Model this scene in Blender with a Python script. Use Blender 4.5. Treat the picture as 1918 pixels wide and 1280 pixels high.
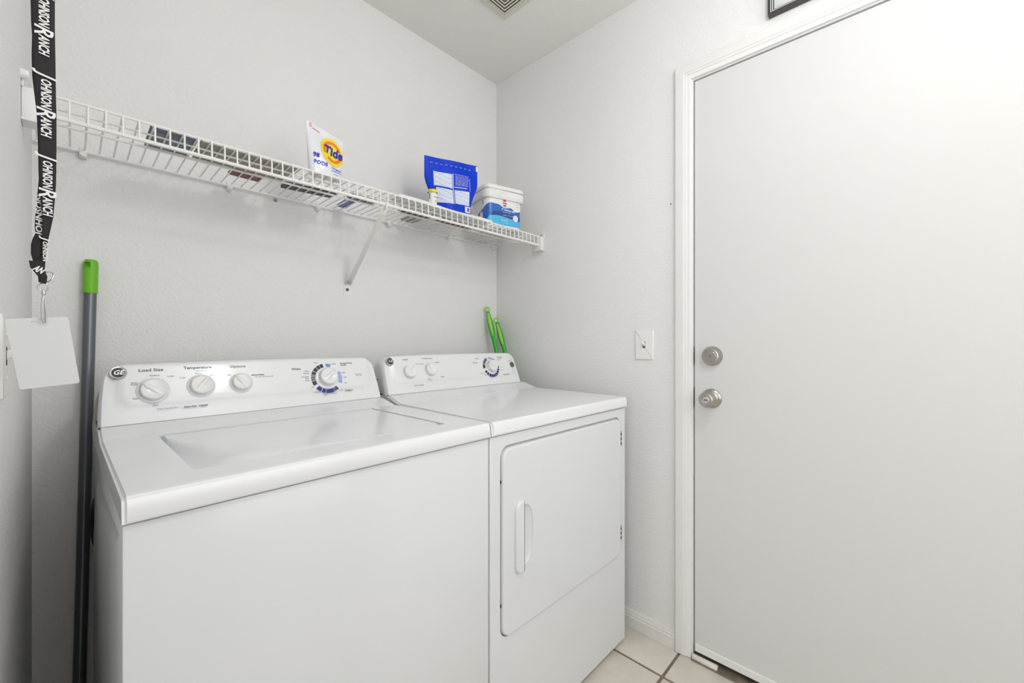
import bpy, bmesh, math, random
from mathutils import Vector, Matrix
random.seed(7)
PI = math.pi
H = 1.135                      # eye height; heights below are often written H + offset
scene = bpy.context.scene
for o in list(bpy.data.objects): bpy.data.objects.remove(o)
COL = scene.collection

# ------------------------------------------------------------------ camera, light, exposure
cam_d = bpy.data.cameras.new('camera'); cam = bpy.data.objects.new('camera', cam_d); COL.objects.link(cam)
cam.location = (0, 0, H); cam.rotation_euler = (PI / 2, 0, math.radians(-46.7))
cam_d.sensor_width = 36; cam_d.lens = 776 / 1918 * 36; cam_d.clip_start = 0.02
scene.camera = cam
scene.view_settings.view_transform = 'Standard'; scene.view_settings.look = 'None'
scene.view_settings.gamma = 1; scene.view_settings.use_curve_mapping = False
scene.view_settings.exposure = -0.30
world = bpy.data.worlds.new('world'); scene.world = world; world.use_nodes = True
world.node_tree.nodes['Background'].inputs[0].default_value = (0.9, 0.95, 1, 1)
world.node_tree.nodes['Background'].inputs[1].default_value = 0.3

def area(name, loc, rot, size, power, color, shape='DISK', size_y=None):
    l = bpy.data.lights.new(name, 'AREA'); l.shape = shape; l.size = size
    if size_y: l.size_y = size_y
    l.energy = power; l.color = color
    o = bpy.data.objects.new(name, l); COL.objects.link(o); o.location = loc; o.rotation_euler = rot
    return o
def bulb(name, loc, radius, power, color):
    l = bpy.data.lights.new(name, 'POINT'); l.shadow_soft_size = radius; l.energy = power; l.color = color
    o = bpy.data.objects.new(name, l); COL.objects.link(o); o.location = loc; return o
bulb('ceiling_lamp_light', (0.66, -0.14, 2.22), 0.08, 17, (0.985, 0.995, 1.0))
area('hall_window_light', (-1.80, -0.25, 1.50), (0, -PI / 2, 0), 1.5, 23, (0.985, 0.992, 1.0), 'RECTANGLE', 1.3)  # added soft fill from the unseen hall side
area('front_window_light', (0.70, -1.30, 1.62), (PI / 2, 0, 0), 1.2, 11, (0.97, 0.985, 1.0), 'RECTANGLE', 1.6)  # added fill from behind the camera, no known source there

# ------------------------------------------------------------------ materials
def lin(c):
    return tuple((v / 12.92 if v <= 0.04045 else ((v + 0.055) / 1.055) ** 2.4) for v in c)
def mat(name, rgb, rough=0.5, metal=0.0, bump=None, var=None, coat=0.0, emit=0.0, alpha=None, spec=0.5):
    """rgb is sRGB 0-255; bump=(scale, strength, distance); var=(scale, amount)"""
    m = bpy.data.materials.new(name); m.use_nodes = True
    nt = m.node_tree; b = nt.nodes['Principled BSDF']
    c = lin([v / 255 for v in rgb]) + (1,)
    b.inputs['Base Color'].default_value = c
    b.inputs['Roughness'].default_value = rough; b.inputs['Metallic'].default_value = metal
    b.inputs['Coat Weight'].default_value = coat; b.inputs['Coat Roughness'].default_value = 0.08
    b.inputs['Specular IOR Level'].default_value = spec
    tc = nt.nodes.new('ShaderNodeTexCoord')
    if bump:
        n = nt.nodes.new('ShaderNodeTexNoise'); n.inputs['Scale'].default_value = bump[0]
        n.inputs['Detail'].default_value = 5; n.inputs['Roughness'].default_value = 0.55
        nt.links.new(tc.outputs['Object'], n.inputs['Vector'])
        bp = nt.nodes.new('ShaderNodeBump'); bp.inputs['Strength'].default_value = bump[1]
        bp.inputs['Distance'].default_value = bump[2]
        nt.links.new(n.outputs['Fac'], bp.inputs['Height']); nt.links.new(bp.outputs['Normal'], b.inputs['Normal'])
    if var:
        n2 = nt.nodes.new('ShaderNodeTexNoise'); n2.inputs['Scale'].default_value = var[0]; n2.inputs['Detail'].default_value = 6
        nt.links.new(tc.outputs['Object'], n2.inputs['Vector'])
        r = nt.nodes.new('ShaderNodeValToRGB')
        a = var[1]
        r.color_ramp.elements[0].position = 0.3; r.color_ramp.elements[1].position = 0.7
        r.color_ramp.elements[0].color = tuple(v * (1 - a) for v in c[:3]) + (1,)
        r.color_ramp.elements[1].color = tuple(min(1, v * (1 + a)) for v in c[:3]) + (1,)
        nt.links.new(n2.outputs['Fac'], r.inputs['Fac']); nt.links.new(r.outputs['Color'], b.inputs['Base Color'])
    if emit:
        b.inputs['Emission Color'].default_value = c; b.inputs['Emission Strength'].default_value = emit
    return m
M = {}
M['wall'] = mat('wall_paint', (236, 235, 234), 0.5, bump=(140, 0.45, 0.005), var=(3, 0.012))
M['ceiling'] = mat('ceiling_paint', (240, 239, 235), 0.8, bump=(170, 0.4, 0.004))
M['trim'] = mat('white_trim_paint', (232, 232, 230), 0.35, bump=(60, 0.05, 0.002))
M['door'] = mat('door_paint', (215, 215, 214), 0.6, bump=(90, 0.10, 0.002), spec=0.35)
M['enamel'] = mat('white_enamel', (226, 228, 230), 0.24, coat=0.35, bump=(320, 0.04, 0.0006))
M['enamel_top'] = mat('glossy_white_enamel', (237, 238, 241), 0.26, coat=0.35)  # lighter copy of the enamel; its colour carries the brighter light on tops
M['panel'] = mat('white_panel_plastic', (236, 237, 239), 0.28, coat=0.2)
M['knob'] = mat('white_knob_plastic', (238, 238, 238), 0.3, coat=0.3)
M['skirt'] = mat('pale_grey_plastic', (218, 219, 221), 0.4)
M['dark'] = mat('dark_gap', (40, 40, 42), 0.7)
M['ink'] = mat('grey_ink', (92, 94, 100), 0.6)
M['ink_navy'] = mat('navy_ink', (40, 44, 96), 0.5)
M['ink_char'] = mat('charcoal_ink', (58, 58, 66), 0.5)
M['ink_blue'] = mat('blue_ink', (34, 40, 150), 0.5)
M['ink_light'] = mat('light_blue_ink', (160, 180, 232), 0.5)
M['ink_cyan'] = mat('pale_cyan_ink', (110, 160, 200), 0.5)
M['chrome'] = mat('chrome', (200, 200, 200), 0.18, 1.0)
M['nickel'] = mat('satin_nickel', (178, 174, 168), 0.3, 1.0, bump=(400, 0.03, 0.0005))
M['black'] = mat('black_plastic', (22, 22, 24), 0.35)
M['wire'] = mat('white_vinyl_wire', (243, 242, 238), 0.35)
M['white_plastic'] = mat('white_plastic', (238, 238, 236), 0.35)
M['green'] = mat('lime_green_grip', (112, 190, 32), 0.45, bump=(140, 0.15, 0.001))
M['green_dark'] = mat('green_plastic', (48, 176, 52), 0.35)
M['green_light'] = mat('pale_lime_rubber', (160, 216, 76), 0.5)
M['pole'] = mat('grey_painted_steel', (112, 114, 120), 0.3, 0.6, var=(9, 0.10))
M['rubber'] = mat('black_rubber', (18, 18, 20), 0.6)
M['cord'] = mat('beige_cord', (196, 188, 176), 0.5)
M['lanyard'] = mat('black_woven_ribbon', (30, 27, 30), 0.75, bump=(900, 0.3, 0.0005))
M['print_white'] = mat('white_print', (238, 238, 238), 0.6)
M['card'] = mat('white_card', (214, 215, 215), 0.35)
M['tile'] = mat('beige_ceramic_tile', (218, 211, 200), 0.38, bump=(14, 0.25, 0.002), var=(9, 0.09))
M['grout'] = mat('grey_brown_grout', (122, 110, 95), 0.9, bump=(200, 0.4, 0.002), var=(20, 0.15))
M['base_paint'] = mat('scuffed_baseboard_paint', (228, 226, 222), 0.4, var=(22, 0.05))
M['alu'] = mat('dirty_aluminium', (128, 116, 104), 0.45, 0.7, var=(26, 0.3))
M['frame'] = mat('dark_frame_wood', (52, 44, 50), 0.35, coat=0.3)
M['mat_board'] = mat('white_mat_board', (226, 228, 226), 0.7)
M['picture'] = mat('pale_green_print', (190, 196, 190), 0.6, var=(12, 0.3))
M['film_white'] = mat('white_pouch_film', (228, 229, 236), 0.22, coat=0.5, bump=(26, 0.3, 0.004))
M['film_blue'] = mat('blue_pouch_film', (0, 58, 208), 0.36, coat=0.0, spec=0.2, bump=(26, 0.35, 0.004))
M['yellow'] = mat('yellow_plastic', (240, 222, 28), 0.35)
M['orange'] = mat('orange_ink', (244, 122, 30), 0.45)
M['logo_blue'] = mat('royal_blue_ink', (26, 30, 190), 0.45)
M['red'] = mat('red_ink', (214, 54, 44), 0.5)
M['label_white'] = mat('white_label_ink', (232, 236, 244), 0.5)
M['label_pale'] = mat('pale_blue_text_block', (218, 225, 243), 0.5)
M['ink_print'] = mat('small_print_blue', (84, 108, 196), 0.5)
M['tub_blue'] = mat('deep_blue_label', (32, 104, 190), 0.35, coat=0.2)
M['tub_cyan'] = mat('cyan_label', (74, 186, 236), 0.35, coat=0.2)
M['tub_navy'] = mat('navy_label', (30, 62, 140), 0.35, coat=0.2)
M['navy_card'] = mat('navy_cover', (52, 74, 104), 0.3, coat=0.3)
M['grey_card'] = mat('grey_cardboard', (168, 160, 150), 0.7)
M['maroon'] = mat('maroon_cover', (132, 76, 80), 0.5)
M['brown'] = mat('brown_cover', (84, 74, 70), 0.5, var=(18, 0.35))
M['violet'] = mat('violet_blue_packet', (92, 96, 176), 0.4, coat=0.3)
M['lamp_glow'] = mat('lamp_diffuser', (255, 250, 240), 0.4, emit=1.5)
M['vent'] = mat('vent_enamel', (224, 222, 208), 0.45)

# ------------------------------------------------------------------ helpers
def smooth(bm, angle=35):
    for f in bm.faces: f.smooth = len(f.verts) < 9
    a = math.radians(angle)
    for e in bm.edges:
        if len(e.link_faces) == 2 and e.calc_face_angle(0) > a: e.smooth = False
def obj(name, bm, m, parent=None, sm=35, **props):
    """link bm (world coordinates) as one mesh object; children keep their parent's origin"""
    if sm: 
        bm.normal_update(); smooth(bm, sm)
    me = bpy.data.meshes.new(name)
    org = parent['_o'] if parent is not None and '_o' in parent.keys() else (0, 0, 0)
    org = Vector(org)
    if parent is not None: bmesh.ops.translate(bm, verts=bm.verts, vec=-org)
    bm.to_mesh(me); bm.free()
    me.materials.append(m)
    o = bpy.data.objects.new(name, me); COL.objects.link(o)
    if parent is not None: o.parent = parent
    o['_o'] = tuple(org)
    for k, v in props.items(): o[k] = v
    return o
def root(name, loc, label=None, cat=None, group=None, kind=None):
    o = bpy.data.objects.new(name, None); COL.objects.link(o); o.location = loc; o.empty_display_size = 0.05
    o['_o'] = tuple(loc)
    tag(o, label, cat, group, kind); return o
def tag(o, label=None, cat=None, group=None, kind=None):
    if label: o['label'] = label
    if cat: o['category'] = cat
    if group: o['group'] = group
    if kind: o['kind'] = kind
    return o
def recenter(o):
    """single-mesh thing: move its origin to its own base centre"""
    me = o.data; vs = [v.co for v in me.vertices]
    lo = Vector([min(v[i] for v in vs) for i in range(3)]); hi = Vector([max(v[i] for v in vs) for i in range(3)])
    c = Vector(((lo.x + hi.x) / 2, (lo.y + hi.y) / 2, lo.z))
    me.transform(Matrix.Translation(-c)); o.location = c; o['_o'] = tuple(c); return o
def box(bm, lo, hi, bev=0, seg=2):
    r = bmesh.ops.create_cube(bm, size=1)
    vs = r['verts']
    for v in vs:
        v.co = Vector([lo[i] + (v.co[i] + 0.5) * (hi[i] - lo[i]) for i in range(3)])
    if bev:
        es = list({e for v in vs for e in v.link_edges})
        bmesh.ops.bevel(bm, geom=es, offset=bev, segments=seg, affect='EDGES', profile=0.5)
    return bm
def B(lo, hi, bev=0, seg=2): return box(bmesh.new(), lo, hi, bev, seg)
def frame_of(d):
    d = Vector(d).normalized(); up = Vector((0, 0, 1)) if abs(d.z) < 0.9 else Vector((1, 0, 0))
    a = d.cross(up).normalized(); b = a.cross(d).normalized(); return a, b
def tube(bm, pts, r, n=8, caps=True, closed=False):
    pts = [Vector(p) for p in pts]; N = len(pts); rings = []
    rr = r if isinstance(r, (list, tuple)) else [r] * N
    a = b = None
    for i, p in enumerate(pts):
        if closed: d = pts[(i + 1) % N] - pts[i - 1]
        else: d = pts[min(i + 1, N - 1)] - pts[max(i - 1, 0)]
        d.normalize()
        if a is None: a, b = frame_of(d)
        else:
            a = (a - d * a.dot(d)).normalized(); b = d.cross(a).normalized() * -1
            b = a.cross(d).normalized()
        rings.append([bm.verts.new(p + (a * math.cos(t) + b * math.sin(t)) * rr[i]) for t in [2 * PI * k / n for k in range(n)]])
    M_ = N if closed else N - 1
    for i in range(M_):
        A, C = rings[i], rings[(i + 1) % N]
        for k in range(n): bm.faces.new((A[k], A[(k + 1) % n], C[(k + 1) % n], C[k]))
    if caps and not closed:
        bm.faces.new(rings[0][::-1]); bm.faces.new(rings[-1])
    bmesh.ops.recalc_face_normals(bm, faces=bm.faces)
    return bm
def T(pts, r, n=8, **k): return tube(bmesh.new(), pts, r, n, **k)
def lathe(bm, prof, mtx, n=32):
    """prof: list of (r, h); axis = local z of mtx"""
    rings = []
    for r, h in prof:
        if r < 1e-6: rings.append([bm.verts.new(mtx @ Vector((0, 0, h)))])
        else: rings.append([bm.verts.new(mtx @ Vector((r * math.cos(2 * PI * k / n), r * math.sin(2 * PI * k / n), h))) for k in range(n)])
    for A, C in zip(rings, rings[1:]):
        for k in range(n):
            a0, a1 = A[k % len(A)], A[(k + 1) % len(A)]; c0, c1 = C[k % len(C)], C[(k + 1) % len(C)]
            f = [a0, a1, c1, c0]; g = []
            for v in f:
                if v not in g: g.append(v)
            if len(g) >= 3: bm.faces.new(g)
    bmesh.ops.recalc_face_normals(bm, faces=bm.faces)
    return bm
def basis(loc, X, Y, Z):
    m = Matrix.Identity(4)
    for i in range(3): m[i][0] = X[i]; m[i][1] = Y[i]; m[i][2] = Z[i]; m[i][3] = loc[i]
    return m
def rrect(x0, x1, y0, y1, r, seg=6):
    """rounded rectangle outline; r may be 4 radii (bl, br, tr, tl)"""
    R = r if isinstance(r, (list, tuple)) else [r] * 4
    out = []
    for (cx, cy, a0, q) in ((x0, y0, PI, 0), (x1, y0, 1.5 * PI, 1), (x1, y1, 0, 2), (x0, y1, 0.5 * PI, 3)):
        rr = R[q]; ccx = cx + (rr if q in (0, 3) else -rr); ccy = cy + (rr if q in (0, 1) else -rr)
        for k in range(seg + 1):
            a = a0 + (PI / 2) * k / seg
            out.append((ccx + rr * math.cos(a), ccy + rr * math.sin(a)))
    return out
def plate(bm, outline, mtx, h0, h1, bev=0):
    """extrude a 2D outline from h0 to h1 (h1 is the visible top, optionally bevelled)"""
    n = len(outline)
    cx = sum(p[0] for p in outline) / n; cy = sum(p[1] for p in outline) / n
    lv = [(h0, 0)]
    if bev: lv += [(h1 - bev, 0), (h1 - bev * 0.3, bev * 0.3), (h1, bev)]
    else: lv += [(h1, 0)]
    rings = []
    for h, ins in lv:
        ring = []
        for i, (x, y) in enumerate(outline):
            if ins:
                px, py = outline[i - 1]; nx, ny = outline[(i + 1) % n]
                tx, ty = nx - px, ny - py; L = math.hypot(tx, ty) or 1
                x2, y2 = x - ty / L * ins, y + tx / L * ins
                ring.append(bm.verts.new(mtx @ Vector((x2, y2, h))))
            else: ring.append(bm.verts.new(mtx @ Vector((x, y, h))))
        rings.append(ring)
    for A, C in zip(rings, rings[1:]):
        for k in range(n): bm.faces.new((A[k], A[(k + 1) % n], C[(k + 1) % n], C[k]))
    bm.faces.new(rings[-1]); bm.faces.new(rings[0][::-1])
    bmesh.ops.recalc_face_normals(bm, faces=bm.faces)
    return bm
def prism(bm, prof, x0, x1, axis='x', bev=0):
    """extrude a (y,z) profile along x, or an (x,z) profile along y, or (x,y) along z"""
    def P(u, v, t):
        return {'x': (t, u, v), 'y': (u, t, v), 'z': (u, v, t)}[axis]
    A = [bm.verts.new(P(u, v, x0)) for u, v in prof]; C = [bm.verts.new(P(u, v, x1)) for u, v in prof]
    n = len(prof)
    for k in range(n): bm.faces.new((A[k], A[(k + 1) % n], C[(k + 1) % n], C[k]))
    fa = bm.faces.new(A[::-1]); fc = bm.faces.new(C)
    bmesh.ops.recalc_face_normals(bm, faces=bm.faces)
    if bev:
        es = list(set(list(fa.edges) + list(fc.edges)))
        bmesh.ops.bevel(bm, geom=es, offset=bev, segments=2, affect='EDGES')
    return bm
def boolean(bm_a, bm_b):
    """bm_a minus bm_b"""
    ma = bpy.data.meshes.new('t'); bm_a.to_mesh(ma); bm_a.free(); oa = bpy.data.objects.new('t', ma); COL.objects.link(oa)
    mb = bpy.data.meshes.new('t'); bm_b.to_mesh(mb); bm_b.free(); ob = bpy.data.objects.new('t', mb); COL.objects.link(ob)
    md = oa.modifiers.new('b', 'BOOLEAN'); md.object = ob; md.operation = 'DIFFERENCE'; md.solver = 'EXACT'
    dg = bpy.context.evaluated_depsgraph_get(); dg.update()
    me = bpy.data.meshes.new_from_object(oa.evaluated_get(dg))
    bm = bmesh.new(); bm.from_mesh(me)
    bpy.data.objects.remove(oa); bpy.data.objects.remove(ob)
    return bm
def grid(bm, nu, nv, fn, closed_u=False):
    vs = [[bm.verts.new(fn(i / nu, j / nv)) for j in range(nv + 1)] for i in range(nu + (0 if closed_u else 1))]
    U = nu if closed_u else nu
    for i in range(U):
        for j in range(nv):
            i2 = (i + 1) % nu if closed_u else i + 1
            bm.faces.new((vs[i][j], vs[i2][j], vs[i2][j + 1], vs[i][j + 1]))
    return vs
# text: gathered, then converted and merged per (parent, name, material)
TEXTS = {}
def text(parent, name, m, body, mtx, size, align='CENTER', offset=0.0, shear=0.0, xs=1.0, extrude=0.00015, uid=0):
    TEXTS.setdefault((parent.name, name, m.name, uid), []).append((body, mtx, size, align, offset, shear, xs, extrude))
def flush_texts():
    jobs = []
    for key, lst in TEXTS.items():
        for (body, mtx, size, align, offset, shear, xs, extrude) in lst:
            c = bpy.data.curves.new('t', 'FONT'); c.body = body; c.size = size; c.align_x = align; c.align_y = 'CENTER'
            c.offset = offset; c.shear = shear; c.extrude = extrude; c.resolution_u = 2
            o = bpy.data.objects.new('t', c); COL.objects.link(o); jobs.append((key, o, mtx, xs))
    dg = bpy.context.evaluated_depsgraph_get(); dg.update()
    bms = {}
    for key, o, mtx, xs in jobs:
        me = bpy.data.meshes.new_from_object(o.evaluated_get(dg))
        if xs < 0:      # negative: the width the words must fill
            w = max(v.co.x for v in me.vertices) - min(v.co.x for v in me.vertices); xs = -xs / w
        me.transform(mtx @ Matrix.Diagonal((xs, 1, 1, 1)))
        bm = bms.setdefault(key, bmesh.new()); bm.from_mesh(me)
    for key, o, mtx, xs in jobs: bpy.data.objects.remove(o)
    for (pn, name, mn, _), bm in bms.items():
        obj(name, bm, bpy.data.materials[mn], bpy.data.objects[pn], sm=0)

# ================================================================== THE SETTING
XL, XR, YB, YF, ZC = -0.068, 1.53, 1.554, -1.36, H + 1.35
TH = 0.12
def struct(name, bm, m, parent=None, **k):
    o = obj(name, bm, m, parent, **k)
    if parent is None: o['kind'] = 'structure'
    return o
struct('wall_back', B((XL - TH, YB, -0.05), (XR + TH, YB + TH, ZC)), M['wall'], sm=0)
# right wall with the door opening
DY0, DY1, DZ1 = -0.325, 0.5475, H + 0.938
bm = bmesh.new()
box(bm, (XR, DY1 + 0.018, -0.05), (XR + TH, YB, ZC)); box(bm, (XR, YF - TH, -0.05), (XR + TH, DY0 - 0.018, ZC)); box(bm, (XR, DY0 - 0.018, DZ1 + 0.018), (XR + TH, DY1 + 0.018, ZC))
struct('wall_right', bm, M['wall'], sm=0)
# left wall: a stub beside the washer, then the open doorway the photograph is taken from
bm = bmesh.new()
box(bm, (XL - TH, 0.42, -0.05), (XL, YB, ZC)); box(bm, (XL - TH, YF - TH, -0.05), (XL, -0.86, ZC)); box(bm, (XL - TH, -0.86, 2.06), (XL, 0.42, ZC))
struct('wall_left', bm, M['wall'], sm=0)
struct('wall_front', B((XL - TH, YF - TH, -0.05), (XR + TH, YF, ZC)), M['wall'], sm=0)
struct('wall_hall_left', B((-1.95, YF - TH, -0.05), (-1.85, YB, ZC)), M['wall'], sm=0)
struct('wall_hall_back', B((-1.85, 1.20, -0.05), (XL - TH, 1.30, ZC)), M['wall'], sm=0)
struct('wall_hall_front', B((-1.85, YF - TH, -0.05), (XL - TH, YF, ZC)), M['wall'], sm=0)
struct('ceiling', B((-1.95, YF - TH, ZC), (XR + TH, YB + TH, ZC + 0.08)), M['ceiling'], sm=0)
floor = struct('floor', B((-1.95, YF - TH, -0.08), (XR + TH, YB + TH, -0.004)), M['grout'], sm=0)
# floor tiles, one object each
TS, G = 0.330, 0.010
gx, gy = 1.371, 0.592
tile_me = {}
cnt = 0
for i in range(-11, 1):
    for j in range(-7, 3):
        x0, x1 = gx + i * TS + G / 2, gx + (i + 1) * TS - G / 2
        y0, y1 = gy + j * TS + G / 2, gy + (j + 1) * TS - G / 2
        x0, x1 = max(x0, -1.85), min(x1, XR); y0, y1 = max(y0, YF), min(y1, YB)
        if x1 - x0 < 0.02 or y1 - y0 < 0.02: continue
        key = (round(x1 - x0, 4), round(y1 - y0, 4))
        if key not in tile_me:
            b_ = B((0, 0, -0.009), (key[0], key[1], 0.0), 0.0022, 2); b_.normal_update(); smooth(b_, 40)
            me = bpy.data.meshes.new('tile'); b_.to_mesh(me); b_.free(); me.materials.append(M['tile']); tile_me[key] = me
        t = bpy.data.objects.new('floor_tile', tile_me[key]); COL.objects.link(t); t.parent = floor
        t.location = (x0, y0, random.uniform(-0.0006, 0.0)); t.rotation_euler = (0, 0, 0)
# baseboards
def baseboard(name, pts_fn, t0, t1, axis):
    prof = [(0, 0.0), (0.013, 0.0), (0.013, 0.042), (0.0105, 0.045), (0.0105, 0.052), (0.008, 0.055), (0.0075, 0.061), (0.004, 0.067), (0, 0.068)]
    bm = bmesh.new(); prism(bm, [pts_fn(u, v) for u, v in prof], t0, t1, axis)
    return struct(name, bm, M['base_paint'], sm=30)
baseboard('baseboard_right', lambda u, v: (XR - u, v), 0.6095, YB, 'y')
baseboard('baseboard_back', lambda u, v: (YB - u, v), XL, XR - 0.013, 'x')
baseboard('baseboard_left', lambda u, v: (XL + u, v), 0.42, YB - 0.013, 'y')

# door casing with mitred head, jamb, stop
CW = 0.060
CP = [(0, 0), (0.0, 0.010), (0.005, 0.0165), (0.012, 0.018), (0.034, 0.0175), (0.036, 0.0155), (0.043, 0.0150), (0.045, 0.0125), (0.054, 0.0115), (0.0585, 0.009), (0.060, 0.0)]  # (from outer edge inwards, proud of wall)
def sweep_casing(bm, path_outer):
    """path: list of (Y,Z) outer-edge points and inward directions"""
    rings = []
    for (y, z, dy, dz) in path_outer:
        rings.append([bm.verts.new((XR - h, y + dy * u, z + dz * u)) for u, h in CP])
    for A, C in zip(rings, rings[1:]):
        for k in range(len(CP) - 1): bm.faces.new((A[k], A[k + 1], C[k + 1], C[k]))
        bm.faces.new((A[-1], A[0], C[0], C[-1]))
    bm.faces.new(rings[0]); bm.faces.new(rings[-1][::-1])
    bmesh.ops.recalc_face_normals(bm, faces=bm.faces)
cy0, cy1, cz = DY0 - 0.060, DY1 + 0.0625, DZ1 + 0.0625
bm = bmesh.new()
sweep_casing(bm, [(cy1, 0.001, -1, 0), (cy1, cz, -1, -1), (cy0, cz, 1, -1), (cy0, 0.001, 1, 0)])
casing = struct('trim_1', bm, M['trim'], sm=25)
casing['label'] = 'white moulded casing around the flush door'
bm = bmesh.new()   # jamb lining and stop
box(bm, (XR - 0.001, DY1, 0), (XR + TH, DY1 + 0.018, DZ1 + 0.018)); box(bm, (XR - 0.001, DY0 - 0.018, 0), (XR + TH, DY0, DZ1 + 0.018))
box(bm, (XR - 0.001, DY0, DZ1), (XR + TH, DY1, DZ1 + 0.018))
box(bm, (XR + 0.052, DY1 - 0.012, 0), (XR + 0.085, DY1, DZ1)); box(bm, (XR + 0.052, DY0, 0), (XR + 0.085, DY0 + 0.012, DZ1)); box(bm, (XR + 0.052, DY0 + 0.012, DZ1 - 0.012), (XR + 0.085, DY1 - 0.012, DZ1))
struct('trim_2', bm, M['trim'], sm=0)
# brown weatherstrip inside the joint
struct('trim_3', B((XR + 0.045, DY1 - 0.011, 0.02), (XR + 0.0515, DY1 - 0.0005, DZ1 - 0.013)), M['dark'])
# threshold
bm = bmesh.new()
prism(bm, [(XR - 0.020, 0.0), (XR - 0.018, 0.004), (XR + 0.004, 0.013), (XR + 0.045, 0.018), (XR + 0.09, 0.018), (XR + TH, 0.010), (XR + TH, 0.0)], DY0, DY1, 'y')
thr = struct('threshold', bm, M['alu'], sm=25)
obj('jamb_foot', B((XR - 0.016, DY1 - 0.085, 0.0), (XR + 0.0, DY1 - 0.0005, 0.017), 0.003), M['base_paint'], thr)
# block behind the opening so that no daylight leaks round the door
struct('wall_right_outer', B((XR + TH, DY0 - 0.1, -0.05), (XR + TH + 0.02, DY1 + 0.1, DZ1 + 0.1)), M['wall'], sm=0)

DX = 1.535
door = struct('door_1', B((DX, DY0 + 0.003, 0.036), (DX + 0.044, DY1 - 0.0035, DZ1 - 0.003), 0.0012, 1), M['door'], sm=30)
door['label'] = 'flush white door with satin nickel knob and deadbolt'
obj('door_sweep', B((DX - 0.006, DY0 + 0.006, 0.026), (DX + 0.001, DY1 - 0.006, 0.052), 0.0015, 1), M['trim'], door)
# deadbolt and knob, axis towards -X (into the room)
Xm = (0, -1, 0); Ym = (0, 0, 1); Zm = (-1, 0, 0)
def hw(y, z): return basis((DX, y, z), (0, -1, 0), (0, 0, 1), (-1, 0, 0))
m_ = hw(0.484, H - 0.051)
db = obj('deadbolt', lathe(bmesh.new(), [(0.0345, 0), (0.0345, 0.003), (0.0335, 0.006), (0.0285, 0.019), (0.0265, 0.0225), (0.0235, 0.0235), (0.0195, 0.0232), (0.0195, 0.0215), (0, 0.0215)], m_, 48), M['nickel'], door, sm=25)
obj('key_cylinder', lathe(bmesh.new(), [(0.0182, 0.019), (0.0182, 0.0228), (0.0172, 0.0236), (0.0085, 0.0236), (0.0085, 0.0228), (0.0078, 0.0228), (0.0078, 0.0245), (0, 0.0245)], m_, 36), M['nickel'], db, sm=25)
obj('keyhole', plate(bmesh.new(), rrect(-0.0011, 0.0011, -0.005, 0.005, 0.0005, 2), m_, 0.0236, 0.0248), M['dark'], db)
m_ = hw(0.486, H - 0.199)
kb = obj('door_knob', lathe(bmesh.new(), [(0.0335, 0), (0.0335, 0.004), (0.031, 0.0075), (0.027, 0.010), (0.0195, 0.0125), (0.0165, 0.017), (0.0155, 0.024), (0.018, 0.030), (0.0235, 0.0365), (0.0262, 0.043), (0.0268, 0.050), (0.0250, 0.0575), (0.0215, 0.0615), (0.0165, 0.0628), (0.0125, 0.0620), (0.0125, 0.0605), (0, 0.0605)], m_, 48), M['nickel'], door, sm=30)
obj('key_button', lathe(bmesh.new(), [(0.0115, 0.058), (0.0115, 0.0612), (0.0105, 0.062), (0, 0.062)], m_, 28), M['chrome'], kb)
obj('keyhole', plate(bmesh.new(), rrect(-0.006, 0.006, -0.0014, 0.0014, 0.0006, 2), m_, 0.0612, 0.0632), M['dark'], kb)
obj('release_hole', plate(bmesh.new(), rrect(0.0235, 0.0265, -0.003, 0.003, 0.0012, 3), m_, 0.008, 0.0105), M['dark'], kb)
jamb = bpy.data.objects['trim_2']
obj('strike_plate', B((XR + 0.002, DY1 - 0.0016, H - 0.235), (XR + 0.050, DY1 - 0.0002, H - 0.165), 0.0004, 1), M['nickel'], jamb)
obj('strike_plate', B((XR + 0.002, DY1 - 0.0016, H - 0.085), (XR + 0.050, DY1 - 0.0002, H - 0.018), 0.0004, 1), M['nickel'], jamb)
obj('latch_bolt', B((XR + 0.014, DY1 - 0.004, H - 0.21), (XR + 0.032, DY1 - 0.0016, H - 0.188)), M['dark'], jamb)

# light switch plates
def switch_plate(name, mtx, label):
    r = root(name, tuple(mtx.translation), label, 'light switch')
    obj('cover_plate', plate(bmesh.new(), rrect(-0.0375, 0.0375, -0.0575, 0.0575, 0.003, 3), mtx, 0.0003, 0.0058, 0.0035), M['white_plastic'], r, sm=40)
    obj('toggle_slot', plate(bmesh.new(), rrect(-0.0055, 0.0055, -0.0125, 0.0125, 0.0008, 2), mtx, 0.0056, 0.0063), M['brown'], r)
    mt = mtx @ Matrix.Translation((0, 0.001, 0.0055)) @ Matrix.Rotation(math.radians(-32), 4, 'X')
    b_ = bmesh.new(); plate(b_, rrect(-0.0045, 0.0045, -0.0055, 0.0055, 0.0015, 3), mt, -0.003, 0.0155, 0.0015)
    obj('toggle', b_, M['white_plastic'], r)
    for s in (-1, 1):
        obj('screw', lathe(bmesh.new(), [(0.0032, 0.0055), (0.0032, 0.0066), (0.002, 0.0072), (0, 0.0072)], mtx @ Matrix.Translation((0, s * 0.030, 0)), 12), M['white_plastic'], r)
    return r
switch_plate('light_switch', basis((XR, 0.7315, H - 0.013), (0, -1, 0), (0, 0, 1), (-1, 0, 0)), 'white toggle light switch on the right wall beside the door casing')
switch_plate('light_switch', basis((XL, 0.897, H - 0.02), (0, 1, 0), (0, 0, 1), (1, 0, 0)), 'white toggle light switch on the left wall, cut by the photo edge behind the card')

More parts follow.
